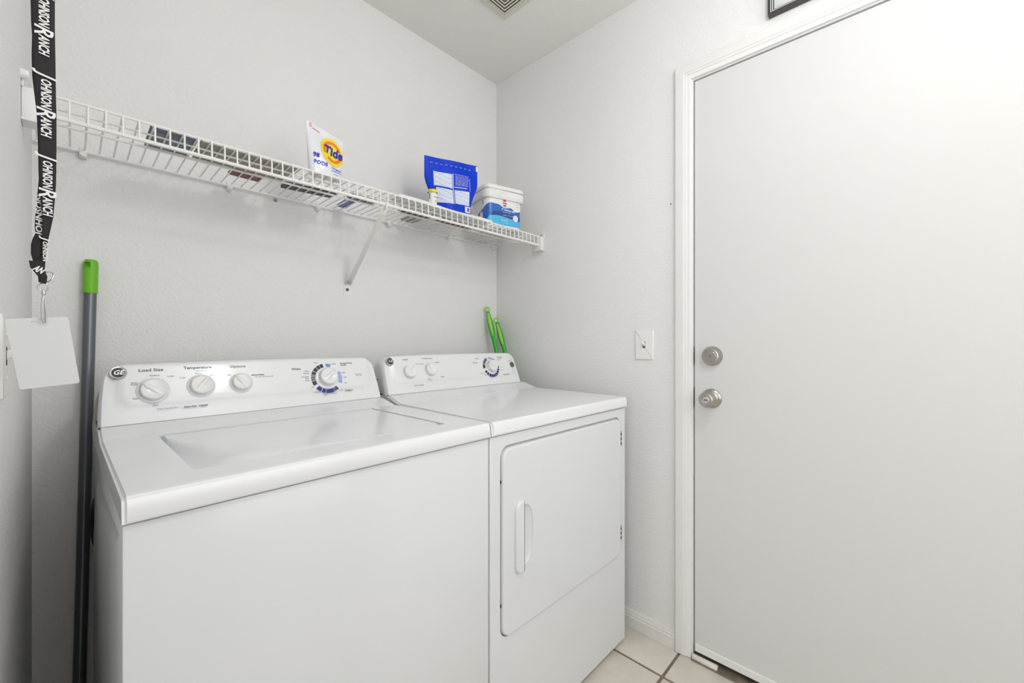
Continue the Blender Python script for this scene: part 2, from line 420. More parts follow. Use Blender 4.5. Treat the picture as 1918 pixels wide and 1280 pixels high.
# small nail in the right wall
m_ = basis((XR, 0.627, H + 0.512), (0, -1, 0), (0, 0, 1), (-1, 0, 0))
nail = recenter(obj('wall_nail', lathe(bmesh.new(), [(0.0009, -0.001), (0.0009, 0.003), (0.0022, 0.003), (0.0022, 0.0042), (0, 0.0044)], m_, 10), M['dark']))
tag(nail, 'tiny dark nail in the right wall left of the door casing', 'nail')

# ceiling vent: concentric square vanes
VX, VY, VH = 1.215 - 0.135, 1.187 - 0.135, 0.135
vent = root('ceiling_vent', (VX, VY, ZC - 0.012), 'square white ceiling vent with concentric louvres', 'vent')
def sq_ring(a, b_, z0, z1, zi0=None, zi1=None):
    zi0 = z0 if zi0 is None else zi0; zi1 = z1 if zi1 is None else zi1
    bm = bmesh.new(); R = []
    for (h, z) in ((a, z0), (b_, zi0), (b_, zi1), (a, z1)):
        R.append([bm.verts.new((VX + sx * h, VY + sy * h, z)) for sx, sy in ((-1, -1), (1, -1), (1, 1), (-1, 1))])
    for i in range(4):
        A, C = R[i], R[(i + 1) % 4]
        for k in range(4): bm.faces.new((A[k], A[(k + 1) % 4], C[(k + 1) % 4], C[k]))
    bmesh.ops.recalc_face_normals(bm, faces=bm.faces); return bm
obj('flange', sq_ring(VH + 0.027, VH + 0.0015, ZC - 0.003, ZC - 0.0002, ZC - 0.010, ZC - 0.0002), M['vent'], vent, sm=0)
obj('backing', B((VX - VH, VY - VH, ZC - 0.0015), (VX + VH, VY + VH, ZC - 0.0005)), M['dark'], vent, sm=0)
h = VH
while h > 0.02:
    obj('vane', sq_ring(h, h - 0.0078, ZC - 0.0095, ZC - 0.0087, ZC - 0.0105, ZC - 0.0097), M['vent'], vent, sm=0)
    h -= 0.0122
obj('vane', B((VX - h, VY - h, ZC - 0.011), (VX + h, VY + h, ZC - 0.010)), M['vent'], vent, sm=0)

# ceiling lamp (out of the frame; it lights the room)
def flush_lamp(x, y, label):
    r = root('ceiling_lamp', (x, y, ZC - 0.155), label, 'lamp')
    mm = basis((x, y, ZC), (1, 0, 0), (0, -1, 0), (0, 0, -1))
    obj('lamp_base', lathe(bmesh.new(), [(0.06, 0.0), (0.062, 0.012), (0.02, 0.022), (0.012, 0.030), (0.012, 0.085), (0.02, 0.090), (0, 0.090)], mm, 40), M['white_plastic'], r)
    obj('lamp_shade', lathe(bmesh.new(), [(0.02, 0.0905), (0.06, 0.094), (0.085, 0.108), (0.092, 0.125), (0.08, 0.143), (0.05, 0.152), (0.0, 0.155)], mm, 40), M['lamp_glow'], r)
flush_lamp(0.66, -0.14, 'white flush dome ceiling lamp above the middle of the room')
flush_lamp(-1.0, -0.25, 'added white flush dome ceiling lamp in the unseen hall outside the doorway')  # glowing dome added in the unseen hall for soft fill

# two unseen windows added round the fill lights; their panes glow as extra fill
def window(name, c, wdir, w, h_, ndir):
    c, wd, nd = Vector(c), Vector(wdir), Vector(ndir); mm = basis(c, wd, (0, 0, 1), nd)
    wn = struct(name, plate(bmesh.new(), rrect(-w / 2, w / 2, -h_ / 2, h_ / 2, 0.004, 2), mm, 0.002, 0.006), mat('daylit_pane', (250, 249, 243), 0.2, emit=0.6), sm=0)
    for (x0, x1, y0, y1) in ((-w / 2 - 0.05, -w / 2, -h_ / 2 - 0.05, h_ / 2 + 0.05), (w / 2, w / 2 + 0.05, -h_ / 2 - 0.05, h_ / 2 + 0.05), (-w / 2, w / 2, -h_ / 2 - 0.05, -h_ / 2), (-w / 2, w / 2, h_ / 2, h_ / 2 + 0.05), (-w / 2, w / 2, -0.015, 0.015)):
        obj('window_frame', plate(bmesh.new(), rrect(x0, x1, y0, y1, 0.003, 2), mm, 0.001, 0.022), M['trim'], wn, sm=0)
window('window_1', (0.70, YF, 1.62), (-1, 0, 0), 1.25, 1.25, (0, 1, 0))
window('window_2', (-1.85, -0.25, 1.50), (0, 1, 0), 1.35, 1.55, (1, 0, 0))

# picture frame above the door
FY0, FY1, FZ0, FZ1 = 0.060, 0.310, H + 1.031, H + 1.331
fr = root('picture_frame', (XR - 0.001, (FY0 + FY1) / 2, FZ0), 'dark moulded picture frame hanging above the door casing', 'picture frame')
def fr_ring(o0, o1, h0, h1, hin):
    """rectangular ring on the right wall; o = inset from the frame's outer edge, h = proud of the wall"""
    bm = bmesh.new(); R = []
    for (o_, hh) in ((o0, h0), (o0, h1), (o1, hin), (o1, h0)):
        R.append([bm.verts.new((XR - hh, y, z)) for y, z in ((FY0 + o_, FZ0 + o_), (FY1 - o_, FZ0 + o_), (FY1 - o_, FZ1 - o_), (FY0 + o_, FZ1 - o_))])
    for i in range(4):
        A, C = R[i], R[(i + 1) % 4]
        for k in range(4): bm.faces.new((A[k], A[(k + 1) % 4], C[(k + 1) % 4], C[k]))
    bmesh.ops.recalc_face_normals(bm, faces=bm.faces); return bm
obj('moulding', fr_ring(0.0, 0.007, 0.002, 0.021, 0.022), M['frame'], fr, sm=0)
obj('inner_line', fr_ring(0.007, 0.0085, 0.004, 0.0212, 0.0208), M['mat_board'], fr, sm=0)
obj('moulding', fr_ring(0.0085, 0.0115, 0.004, 0.019, 0.018), M['frame'], fr, sm=0)
obj('inner_line', fr_ring(0.0115, 0.013, 0.004, 0.0178, 0.0172), M['mat_board'], fr, sm=0)
obj('moulding', fr_ring(0.013, 0.016, 0.004, 0.0165, 0.0155), M['frame'], fr, sm=0)
obj('mat_board', B((XR - 0.011, FY0 + 0.015, FZ0 + 0.015), (XR - 0.009, FY1 - 0.015, FZ1 - 0.015)), M['mat_board'], fr, sm=0)
obj('picture', B((XR - 0.0118, FY0 + 0.019, FZ0 + 0.022), (XR - 0.0111, FY1 - 0.019, FZ1 - 0.022)), M['picture'], fr, sm=0)

# ================================================================== WASHER AND DRYER
ZB, ZT = 0.890, 0.927            # top of the cabinet, top of the lid deck
YFm, YBm = 0.763, 1.425
NB = Vector((0, -0.931, 0.366)); SB = Vector((0, 0.366, 0.931)); P0 = Vector((0, 1.285, 0.951)); LP = 0.1445
def panel_pt(x, s, off=0.0):
    p = P0 + SB * s + NB * off; return Vector((x, p.y, p.z))
def on_panel(x, s, off=0.0075, rot=0.0):
    m = basis(panel_pt(x, s, off), (1, 0, 0), SB, NB)
    return m @ Matrix.Rotation(rot, 4, 'Z')
def sstep(a, b, x):
    t = max(0, min(1, (x - a) / (b - a))); return t * t * (3 - 2 * t)
def control_panel(x0, x1, taper, S0, LP):
    bm = bmesh.new(); xc, W = (x0 + x1) / 2, (x1 - x0) / 2; R = 0.034
    nx, ns = 72, 22
    def outline(s):
        w = W - taper * max(0, s / LP) ** 1.6
        if s > LP - R:
            k = (s - (LP - R)) / R; w -= R * (1 - math.sqrt(max(0, 1 - k * k)))
        return w
    def F(u, v):
        s = S0 + (LP - S0) * (1 - (1 - v) ** 1.25)
        w = outline(s); a = 2 * u - 1
        a = math.copysign(1 - (1 - abs(a)) ** 1.15, a)
        x = xc + a * w
        e = min(w - abs(x - xc), LP - s)
        d = 0
        if e < 0.009: d = -(0.009 - math.sqrt(max(0, 0.009 ** 2 - (0.009 - e) ** 2)))
        crown = 0.004 * (1 - ((x - xc) / W) ** 2) * (s / LP)
        # bulging inner field with rounded lower corners
        ix = max(0, abs(x - xc) - (W - 0.030 - 0.034)); iz = max(0, 0.030 + 0.034 - s)
        dd = 0.034 - math.hypot(ix, iz)
        d += 0.0065 * sstep(-0.004, 0.012, dd)
        return panel_pt(x, s + crown, d)
    g = grid(bm, nx, ns, F)
    # side walls and back
    ring = [g[0][j] for j in range(ns + 1)] + [g[i][ns] for i in range(1, nx + 1)] + [g[nx][j] for j in range(ns - 1, -1, -1)]
    prev = ring; v_min = g[0][0].co.z
    for dy, ins, lo in ((0.018, 0.0005, 0.0), (0.045, 0.004, 0.004), (1.0, 0.010, 0.010)):
        cur = []
        for v0 in ring:
            y = min(v0.co.y + dy, 1.405) if dy < 1 else 1.405
            z = max(v0.co.z - lo * (1 if v0.co.z > 1.0 else 0), v_min)
            cur.append(bm.verts.new((v0.co.x - math.copysign(ins, v0.co.x - xc), max(y, prev[len(cur)].co.y), z)))
        for k in range(len(ring) - 1): bm.faces.new((prev[k], prev[k + 1], cur[k + 1], cur[k]))
        prev = cur
    bm.faces.new(prev)
    bottom = [g[i][0] for i in range(nx + 1)]
    bm.verts.ensure_lookup_table()
    bmesh.ops.recalc_face_normals(bm, faces=bm.faces)
    return bm
def knob_set(rt, x, s, r, ang, name='control_knob', off=0.0065, skirt=True, hgt=0.017):
    """ang: direction of the pointer ridge, from the panel's +x"""
    m_ = on_panel(x, s, off)
    k = obj(name, lathe(bmesh.new(), [(r, 0.001), (r, hgt * 0.62), (r * 0.97, hgt * 0.8), (r * 0.90, hgt * 0.86), (r * 0.80, hgt * 0.80), (r * 0.4, hgt * 0.72), (0, hgt * 0.70)], m_, 40), M['knob'], rt, sm=30)
    # pointer ridge across the cap
    mr = m_ @ Matrix.Rotation(ang, 4, 'Z')
    b_ = bmesh.new()
    def rf(u, v):
        t = -0.92 * r + u * (1.98 * r); w = (v - 0.5) * 2
        hw_ = r * (0.30 if t < 0.6 * r else 0.30 * max(0.35, (1.1 * r - t) / (0.5 * r)))
        h_ = hgt * (0.74 + 0.34 * math.cos(w * PI / 2) ** 0.8 * (0.55 + 0.45 * (t / r)))
        if abs(w) > 0.999: h_ = hgt * 0.55
        return mr @ Vector((t, w * hw_, h_))
    g = grid(b_, 10, 8, rf)
    bmesh.ops.recalc_face_normals(b_, faces=b_.faces)
    ends = bmesh.ops.holes_fill(b_, edges=[e for e in b_.edges if e.is_boundary], sides=0)
    obj('pointer_ridge', b_, M['knob'], k, sm=60)
    if skirt:
        obj('skirt', lathe(bmesh.new(), [(r * 1.30, 0.0), (r * 1.28, 0.0018), (r * 1.0, 0.0026), (0, 0.0026)], m_, 40), M['skirt'], k, sm=25)
    return k
def arc_band(rt, name, m, cx, cs, r0, r1, arcs, off=0.0068):
    m_ = on_panel(cx, cs, off)
    for a0, a1 in arcs:
        bm = bmesh.new()
        n = max(2, int(abs(a1 - a0) / 5)); V = []
        for i in range(n + 1):
            a = math.radians(a0 + (a1 - a0) * i / n)
            V.append([bm.verts.new(m_ @ Vector((r * math.cos(a), r * math.sin(a), h_))) for r, h_ in ((r0, 0), (r0, 0.0006), (r1, 0.0006), (r1, 0))])
        for A, C in zip(V, V[1:]):
            for k in range(4): bm.faces.new((A[k], A[(k + 1) % 4], C[(k + 1) % 4], C[k]))
        bm.faces.new(V[0]); bm.faces.new(V[-1][::-1])
        bmesh.ops.recalc_face_normals(bm, faces=bm.faces)
        obj(name, bm, m, rt, sm=0)
def badge(rt, x, s, r=0.0155):
    m_ = on_panel(x, s, 0.0064)
    b_ = obj('badge', lathe(bmesh.new(), [(r, 0), (r, 0.002), (r * 0.93, 0.0034), (r * 0.82, 0.0030), (r * 0.78, 0.0022), (0, 0.0022)], m_, 36), M['chrome'], rt, sm=30)
    obj('badge_face', lathe(bmesh.new(), [(r * 0.74, 0.0022), (r * 0.74, 0.0026), (0, 0.0026)], m_, 32), M['black'], b_)
    for a, n_ in ((0.6, 1), (2.5, 1), (3.9, 1), (5.4, 1)): pass
    text(b_, 'badge_lettering', M['chrome'], 'GE', m_ @ Matrix.Translation((0, 0, 0.0030)), r * 0.95, offset=0.0004, shear=0.3)
def top_profile(rh):
    return [(YFm - 0.007, ZB), (YFm - 0.009, ZB + 0.004), (YFm - 0.009, ZT - 0.012), (YFm - 0.0065, ZT - 0.005), (YFm - 0.002, ZT - 0.001), (YFm + 0.006, ZT),
            (1.192, ZT), (1.204, ZT + 0.001), (1.214, ZT + 0.0035), (1.262, ZT + rh * 0.82), (1.283, ZT + rh), (1.40, ZT + rh), (1.425, ZT + 0.012), (1.425, ZB)]
def machine(name, x0, x1, label, lid):
    xc = (x0 + x1) / 2
    rt = root(name, (xc, (YFm + YBm) / 2, 0.0), label, 'washing machine' if lid else 'dryer', None)
    # cabinet
    cab = bmesh.new()
    box(cab, (x0, YFm, 0.014), (x1, YBm, ZB - 0.0035), 0.004, 2)
    if not lid:
        cut = bmesh.new()
        mF = basis((0, YFm, 0), (1, 0, 0), (0, 0, 1), (0, -1, 0))
        plate(cut, rrect(0.7735, 1.3945, H - 0.7920, H - 0.2775, [0.034, 0.034, 0.034, 0.034], 8), mF, -0.011, 0.05)
        cab = boolean(cab, cut)
    obj('cabinet', cab, M['enamel'], rt, sm=30)
    obj('inner_tub_frame', B((x0 + 0.008, YFm + 0.008, ZB - 0.03), (x1 - 0.008, YBm - 0.008, ZB + 0.001)), M['dark'], rt, sm=0)  # inset core block, coloured dark to stand for shade in the groove
    for fx in (x0 + 0.05, x1 - 0.05):
        for fy in (YFm + 0.06, YBm - 0.06):
            obj('levelling_foot', lathe(bmesh.new(), [(0.018, 0), (0.018, 0.008), (0.009, 0.010), (0.009, 0.02)], Matrix.Translation((fx, fy, 0)), 14), M['rubber'], rt)
    # side pressings
    for sx, sg in ((x0, -1), (x1, 1)):
        if sg == 1 and lid: continue
        if sg == -1 and not lid: continue
        ms = basis((sx, 0, 0), (0, -sg * -1 if False else 1, 0), (0, 0, 1), (sg, 0, 0))
        pl = [(YFm + 0.060, 0.06), (YBm - 0.05, 0.06), (YBm - 0.05, 0.70), (YBm - 0.16, 0.835), (YFm + 0.030, 0.865)]
        if sg < 0: pl = pl[::-1]
        b_ = bmesh.new()
        A = [b_.verts.new((sx, y, z)) for y, z in pl]
        cyy = sum(p[0] for p in pl) / 5; czz = sum(p[1] for p in pl) / 5
        Cc = [b_.verts.new((sx + sg * 0.0035, y + (0.014 if y < cyy else -0.014), z + (0.014 if z < czz else -0.014))) for y, z in pl]
        for k in range(5): b_.faces.new((A[k], A[(k + 1) % 5], Cc[(k + 1) % 5], Cc[k]))
        b_.faces.new(Cc); bmesh.ops.recalc_face_normals(b_, faces=b_.faces)
        obj('side_panel', b_, M['enamel'], rt, sm=20)
    # top
    tp = bmesh.new(); prism(tp, top_profile(0.0182 if lid else 0.0213), x0 - 0.0005, x1 + 0.0005, 'x')
    es = [e for e in tp.edges if abs(e.verts[0].co.x - e.verts[1].co.x) < 1e-6 and min(v.co.z for v in e.verts) > ZB + 0.003]
    bmesh.ops.bevel(tp, geom=es, offset=0.005, segments=3, affect='EDGES')
    if lid:
        cut = bmesh.new(); mT = Matrix.Translation((0, 0, 0))
        plate(cut, rrect(0.1355, 0.648, 0.832, 1.198, [0.012, 0.006, 0.004, 0.004], 4), mT, ZT - 0.028, ZT + 0.03)
        tp = boolean(tp, cut)
    obj('top_panel', tp, M['enamel_top'], rt, sm=28)
    if lid:
        lx0, lx1, ly0, ly1 = 0.1362, 0.6470, 0.8330, 1.1968
        def LF(u, v):
            x = lx0 + (lx1 - lx0) * u ** 1.15; y = ly0 + (ly1 - ly0) * v ** 1.15
            dl = (x - lx0); dr = (lx1 - x); df = (y - ly0)
            wl = 0.075 * (1 - sstep(0.88, 1.16, y)) + 0.010; wf = 0.070 * (1 - sstep(0.14, 0.46, x)) + 0.006
            tl, tf = max(0, 1 - dl / wl), max(0, 1 - df / wf)
            t = 1 - (1 - sstep(0, 1, tl)) * (1 - sstep(0, 1, tf))
            dep = 0.022 * t * (0.25 + 0.75 * (1 - sstep(0.25, 0.50, x)))
            dep = max(dep, 0.008 * (1 - sstep(0, 0.018, dr)) * (1 - sstep(0.0, 0.04, df)))
            return Vector((x, y, ZT - 0.0012 - dep))
        b_ = bmesh.new(); g = grid(b_, 64, 44, LF)
        lidp = obj('lid', b_, M['enamel_top'], rt, sm=60)
        md = lidp.modifiers.new('thickness', 'SOLIDIFY'); md.thickness = 0.002; md.offset = -1
    px0, px1 = (x0 + 0.0, x1 - 0.001) if lid else (x0 + 0.002, x1 - 0.015)
    obj('control_panel', control_panel(px0, px1, 0.011 if lid else 0.006, -0.0055 if lid else -0.002, 0.1385 if lid else 0.1400), M['panel'], rt, sm=50)
    # dark joint under the control panel
    obj('panel_seam', B((px0 + 0.002, 1.2875 + (0 if not lid else 0.001), 0.9400), (px1 - 0.002, 1.395, 0.9470 if lid else 0.9498)), M['dark'], rt, sm=0)
    return rt
WX0, WX1, DX0, DX1 = 0.0455, 0.7335, 0.7375, 1.4340
washer = machine('washing_machine', WX0, WX1, 'white top-loading washing machine with three small knobs and a large dial', True)
dryer = machine('clothes_dryer', DX0, DX1, 'white front-loading clothes dryer between washing machine and right wall', False)
# washer controls
badge(washer, 0.0805, 0.1165)
knob_set(washer, 0.1405, 0.0690, 0.0245, math.radians(142))
knob_set(washer, 0.2345, 0.0730, 0.0235, math.radians(52))
knob_set(washer, 0.3235, 0.0745, 0.0215, math.radians(128))
RX, RS = 0.5550, 0.0715
knob_set(washer, RX, RS + 0.002, 0.0270, math.radians(40), 'cycle_dial', skirt=False, hgt=0.026)
b_ = lathe(bmesh.new(), [(0.034, 0), (0.034, 0.0016), (0.0325, 0.0022), (0, 0.0022)], on_panel(RX, RS, 0.0066), 40)
obj('dial_skirt', b_, M['panel'], washer, sm=25)
arc_band(washer, 'dial_ring_print', M['ink_navy'], RX, RS, 0.036, 0.0480, [(99, 112)])
arc_band(washer, 'dial_ring_print', M['ink_char'], RX, RS, 0.036, 0.0480, [(114, 127), (129.5, 145), (148, 162), (165, 169), (172, 178), (181, 186), (189, 207)])
arc_band(washer, 'dial_ring_print', M['ink_blue'], RX, RS, 0.036, 0.0480, [(219, 238), (242, 255), (259, 289)])
arc_band(washer, 'dial_ring_print', M['ink_navy'], RX, RS, 0.036, 0.0480, [(291, 294), (297, 300), (303, 311)])
arc_band(washer, 'dial_ring_print', M['ink_light'], RX, RS, 0.036, 0.0480, [(336, 350), (352, 371), (373, 386)])
arc_band(washer, 'dial_ring_print', M['ink_cyan'], RX, RS, 0.038, 0.0480, [(68, 86)])
def pt(rt, body, x, s, size, m='ink', off=0.0068, **k):
    x += 0.0085 if rt is washer else -0.003
    text(rt, 'printed_lettering' if m == 'ink' else 'printed_accent', M[m], body, on_panel(x, s, off), size, **k)
pt(washer, 'Load Size', 0.130, 0.1205, 0.0105, offset=0.0002, xs=1.15)
pt(washer, 'Temperature', 0.222, 0.1225, 0.0100, offset=0.0002, xs=1.1)
pt(washer, 'Wash/Rinse', 0.228, 0.1135, 0.0050, 'ink_cyan')
pt(washer, 'Options', 0.311, 0.1215, 0.0105, offset=0.0001, xs=1.05)
for w_, x, s in (('Medium', 0.136, 0.1065), ('Large', 0.166, 0.103), ('Extra', 0.0995, 0.0905), ('Small', 0.0985, 0.0860), ('Super', 0.1015, 0.0520), ('Mini', 0.1345, 0.0320),
                 ('Cold', 0.189, 0.0970), ('Warm', 0.222, 0.1065), ('Hot', 0.250, 0.1000), ('Off', 0.288, 0.098), ('Heavy', 0.490, 0.098), ('Regular', 0.487, 0.091),
                 ('Delicates', 0.482, 0.0800), ('Soak', 0.487, 0.0745), ('Rinse', 0.487, 0.068), ('Off', 0.499, 0.045), ('Medium', 0.512, 0.029), ('Light', 0.534, 0.0195),
                 ('Heavy', 0.562, 0.0215), ('Light', 0.585, 0.0300), ('Off', 0.603, 0.052), ('Spin', 0.605, 0.071), ('Light', 0.602, 0.087), ('Extra', 0.5195, 0.1235), ('Casuals', 0.574, 0.1175)):
    pt(washer, w_, x, s, 0.0052, xs=1.1)
pt(washer, 'Second Rinse', 0.357, 0.0945, 0.0056, offset=0.0002, xs=1.05)
pt(washer, 'ON  adds a second deep rinse', 0.372, 0.0885, 0.0038)
pt(washer, 'Whites', 0.460, 0.1060, 0.0088, offset=0.0002)
pt(washer, 'Colors', 0.609, 0.0270, 0.0092, offset=0.0002)
pt(washer, 'Permanent Press', 0.616, 0.1185, 0.0060, offset=0.0002)
pt(washer, 'Casuals', 0.605, 0.1125, 0.0060, offset=0.0002)
pt(washer, 'Push to stop', 0.650, 0.079, 0.0042); pt(washer, 'Pull to start', 0.653, 0.074, 0.0042)
pt(washer, 'Super Capacity Plus  -  ', 0.160, 0.0225, 0.0048); pt(washer, 'Heavy Duty  3 Speeds', 0.212, 0.0215, 0.0054, offset=0.0002)
# dryer controls
badge(dryer, 0.7700, 0.1185, 0.0150)
knob_set(dryer, 0.8390, 0.0755, 0.0235, math.radians(50), skirt=False)
knob_set(dryer, 0.9330, 0.0795, 0.0235, math.radians(120), skirt=False)
RX2, RS2 = 1.2480, 0.0755
knob_set(dryer, RX2 - 0.002, RS2 + 0.002, 0.0255, math.radians(150), 'cycle_dial', skirt=False, hgt=0.026)
obj('dial_skirt', lathe(bmesh.new(), [(0.032, 0), (0.032, 0.0016), (0.0305, 0.0022), (0, 0.0022)], on_panel(RX2, RS2, 0.0066), 40), M['panel'], dryer, sm=25)
arc_band(dryer, 'dial_ring_print', M['ink_char'], RX2, RS2, 0.034, 0.0460, [(112, 119), (122, 129), (132, 140), (143, 151), (154, 160), (163, 186)])
arc_band(dryer, 'dial_ring_print', M['ink_navy'], RX2, RS2, 0.034, 0.0460, [(203, 216), (220, 234), (302, 314), (318, 330), (334, 346), (350, 364)])
arc_band(dryer, 'dial_ring_print', M['ink_blue'], RX2, RS2, 0.034, 0.0460, [(238, 254), (258, 270), (274, 284), (288, 298)])
arc_band(dryer, 'dial_ring_print', M['ink_light'], RX2, RS2, 0.037, 0.0450, [(66, 98)])
arc_band(dryer, 'dial_ring_print', M['ink_cyan'], RX2, RS2, 0.037, 0.0450, [(44, 63)])
obj('start_button', lathe(bmesh.new(), [(0.0125, 0), (0.0125, 0.003), (0.0105, 0.0042), (0, 0.0045)], on_panel(1.380, 0.0805, 0.0064), 28), M['ink'], dryer, sm=30)
for w_, x, s, z_ in (('Signal', 0.836, 0.1235, 0.0085), ('Temperature', 0.932, 0.1250, 0.0080), ('Loud', 0.880, 0.104, 0.005), ('Delicates', 0.900, 0.1035, 0.005), ('Medium', 0.974, 0.1075, 0.0055),
                     ('Low', 0.922, 0.0450, 0.0055), ('Extra Low', 0.924, 0.0390, 0.0045), ('High', 0.984, 0.0480, 0.0075), ('Timed', 1.165, 0.0985, 0.0088), ('Optional', 1.180, 0.116, 0.0048),
                     ('Automatic', 1.318, 0.1200, 0.0075), ('Dry Level', 1.316, 0.1130, 0.0058), ('Easy Care', 1.305, 0.106, 0.0045), ('Start', 1.373, 0.1000, 0.0070), ('Cottons', 1.332, 0.0370, 0.0092),
                     ('Damp', 1.207, 0.0425, 0.0050), ('Less Dry', 1.192, 0.0495, 0.0050), ('Off', 1.316, 0.070, 0.005), ('More', 1.314, 0.058, 0.005), ('Super Capacity', 0.872, 0.0225, 0.0062)):
    pt(dryer, w_, x, s, z_, xs=1.1)
# dryer door
mF = basis((0, YFm, 0), (1, 0, 0), (0, 0, 1), (0, -1, 0))
dd = bmesh.new()
plate(dd, rrect(0.7775, 1.3915, H - 0.7885, H - 0.2840, 0.031, 8), mF, -0.0100, 0.0075, 0.005)
cut = bmesh.new()
def scoop(u, v):
    pass
mS = basis((0.861, YFm - 0.0085, H - 0.536), (1, 0, 0), (0, 0, 1), (0, -1, 0))
bmesh.ops.create_uvsphere(cut, u_segments=28, v_segments=16, radius=1)
for v in cut.verts:
    c = v.co; v.co = mS @ Vector((0.036 * math.copysign(abs(c.x) ** 0.8, c.x), 0.083 * math.copysign(abs(c.y) ** 0.62, c.y), 0.0125 * c.z))
dd = boolean(dd, cut)
dr_door = obj('dryer_door', dd, M['enamel'], dryer, sm=32)
b_ = bmesh.new()
def hf(u, v):
    a = -1 + 2 * u; t = -1 + 2 * v
    hw_ = 0.0165 * (1 - 0.0 * t); L_ = 0.0935
    zz = L_ * t * (1 - 0.10 * (max(0, -a)) ** 3)
    return mF @ Vector((0.8305 + hw_ * a, H - 0.533 + zz, 0.0075 + 0.011 * (1 - abs(t) ** 6) * (1 - max(0, -a) ** 3 * 0.75) - (0.006 if abs(t) > 0.999 or a < -0.999 else 0)))
plate(b_, rrect(0.8205, 0.8550, H - 0.6340, H - 0.4370, [0.022, 0.003, 0.003, 0.022], 6), mF, -0.001, 0.0165, 0.0045)
obj('door_handle', b_, M['enamel'], dr_door, sm=50)
for z in (H - 0.360, H - 0.709):
    hg = obj('hinge', B((1.3870, YFm - 0.0065, z - 0.028), (1.3965, YFm + 0.002, z + 0.028), 0.001, 1), M['nickel'], dr_door)
    for k in (-1, 0, 1):
        obj('hinge_gap', B((1.3885, YFm - 0.0075, z + k * 0.017 - 0.004), (1.3945, YFm - 0.0055, z + k * 0.017 + 0.004)), M['dark'], dr_door, sm=0)
for z in (H - 0.372 + 0.0, H - 0.700):
    obj('door_bumper', B((0.7742, YFm - 0.001, z - 0.004), (0.7772, YFm + 0.004, z + 0.004)), M['rubber'], dryer)
# washer hoses and cord behind the left rear corner
obj('drain_hose', T([(0.095, 1.452, 0.56), (0.068, 1.455, 0.595), (0.054, 1.460, 0.64), (0.050, 1.462, 0.69), (0.056, 1.462, 0.74), (0.075, 1.462, 0.775), (0.11, 1.462, 0.79)], 0.0120, 12), M['rubber'], washer)
obj('power_cord', T([(0.062, 1.432, 1.030), (0.0505, 1.436, 0.99), (0.0455, 1.438, 0.93), (0.0470, 1.440, 0.87), (0.060, 1.442, 0.83)], 0.0028, 8), M['cord'], washer)

def askew(rt, px, py, deg):
    a = math.radians(deg); v = Vector((rt.location.x - px, rt.location.y - py, 0)); v.rotate(Matrix.Rotation(a, 3, 'Z'))
    rt.location = (px + v.x, py + v.y, rt.location.z); rt.rotation_euler = (0, 0, a)
askew(washer, 0.0455, 0.755, 0.8); askew(dryer, 1.434, 0.763, -0.8)

# ================================================================== WIRE SHELF
SY0, SZ = 1.250, H + 0.497        # front of the deck, deck height
SYB = YB - 0.012
LIP = 0.043
shelf = root('wire_shelf', (0.73, 1.40, SZ), 'long white wire shelf on the back wall above the washer and dryer', 'shelf')
def rail(name, y, z, r, x0=XL + 0.006, x1=XR - 0.006): return obj(name, T([(x0, y, z), (x1, y, z)], r, 8), M['wire'], shelf)
rail('front_top_rail', SY0, SZ - 0.0005, 0.0030)
rail('front_bottom_rail', SY0 - 0.003, SZ - LIP, 0.0048)
rail('deck_rail', 1.302, SZ - 0.0050, 0.0026)
rail('deck_rail', 1.394, SZ - 0.0050, 0.0032)
rail('back_rail', SYB, SZ - 0.0055, 0.0036)
wm = None
x = 0.1031 - 0.0268 * 6
k = 0
while x < XR - 0.012:
    if x > XL + 0.008:
        if wm is None:
            b_ = T([(0, SYB, SZ), (0, SY0 + 0.002, SZ + 0.0005), (0, SY0 - 0.003, SZ - 0.002), (0, SY0 - 0.0055, SZ - 0.012), (0, SY0 - 0.0065, SZ - LIP - 0.002)], 0.0021, 6)
            w0 = obj('cross_wire', b_, M['wire'], shelf); org = Vector(shelf['_o'])
            w0.location.x = org.x * 0 + x; wm = w0
        else:
            w = wm.copy(); COL.objects.link(w); w.parent = shelf; w.location.x = x
    x += 0.0268
# end brackets on the two side walls
def end_bracket(xw, sg):
    b_ = bmesh.new()
    lo, hi = sorted((xw, xw + sg * 0.024))
    box(b_, (lo, SY0 - 0.017, SZ - LIP - 0.024), (hi, SY0 + 0.024, SZ - 0.003), 0.003, 2)
    lo, hi = sorted((xw, xw + sg * 0.004))
    box(b_, (lo, SY0 - 0.022, SZ - 0.006), (hi, SY0 + 0.020, SZ + 0.018), 0.002, 1)
    box(b_, (min(xw, xw + sg * 0.030), SY0 - 0.020, SZ - LIP - 0.026), (max(xw, xw + sg * 0.030), SY0 + 0.026, SZ - LIP - 0.021), 0.001, 1)
    e = obj('end_bracket', b_, M['white_plastic'], shelf)
    ms = basis((xw + sg * 0.004, SY0 - 0.004, SZ + 0.007), (0, sg, 0), (0, 0, 1), (sg, 0, 0))
    obj('screw', lathe(bmesh.new(), [(0.0042, 0), (0.0042, 0.0015), (0.0025, 0.003), (0, 0.003)], ms, 14), M['nickel'] if sg < 0 else M['white_plastic'], e)
end_bracket(XR, -1); end_bracket(XL, 1)
b_ = lathe(bmesh.new(), [(0.009, 0), (0.009, 0.006), (0.007, 0.011), (0, 0.012)], basis((XL, SY0 - 0.026, SZ + 0.016), (0, 1, 0), (0, 0, 1), (1, 0, 0)), 20)
obj('screw_cap', b_, M['white_plastic'], shelf)
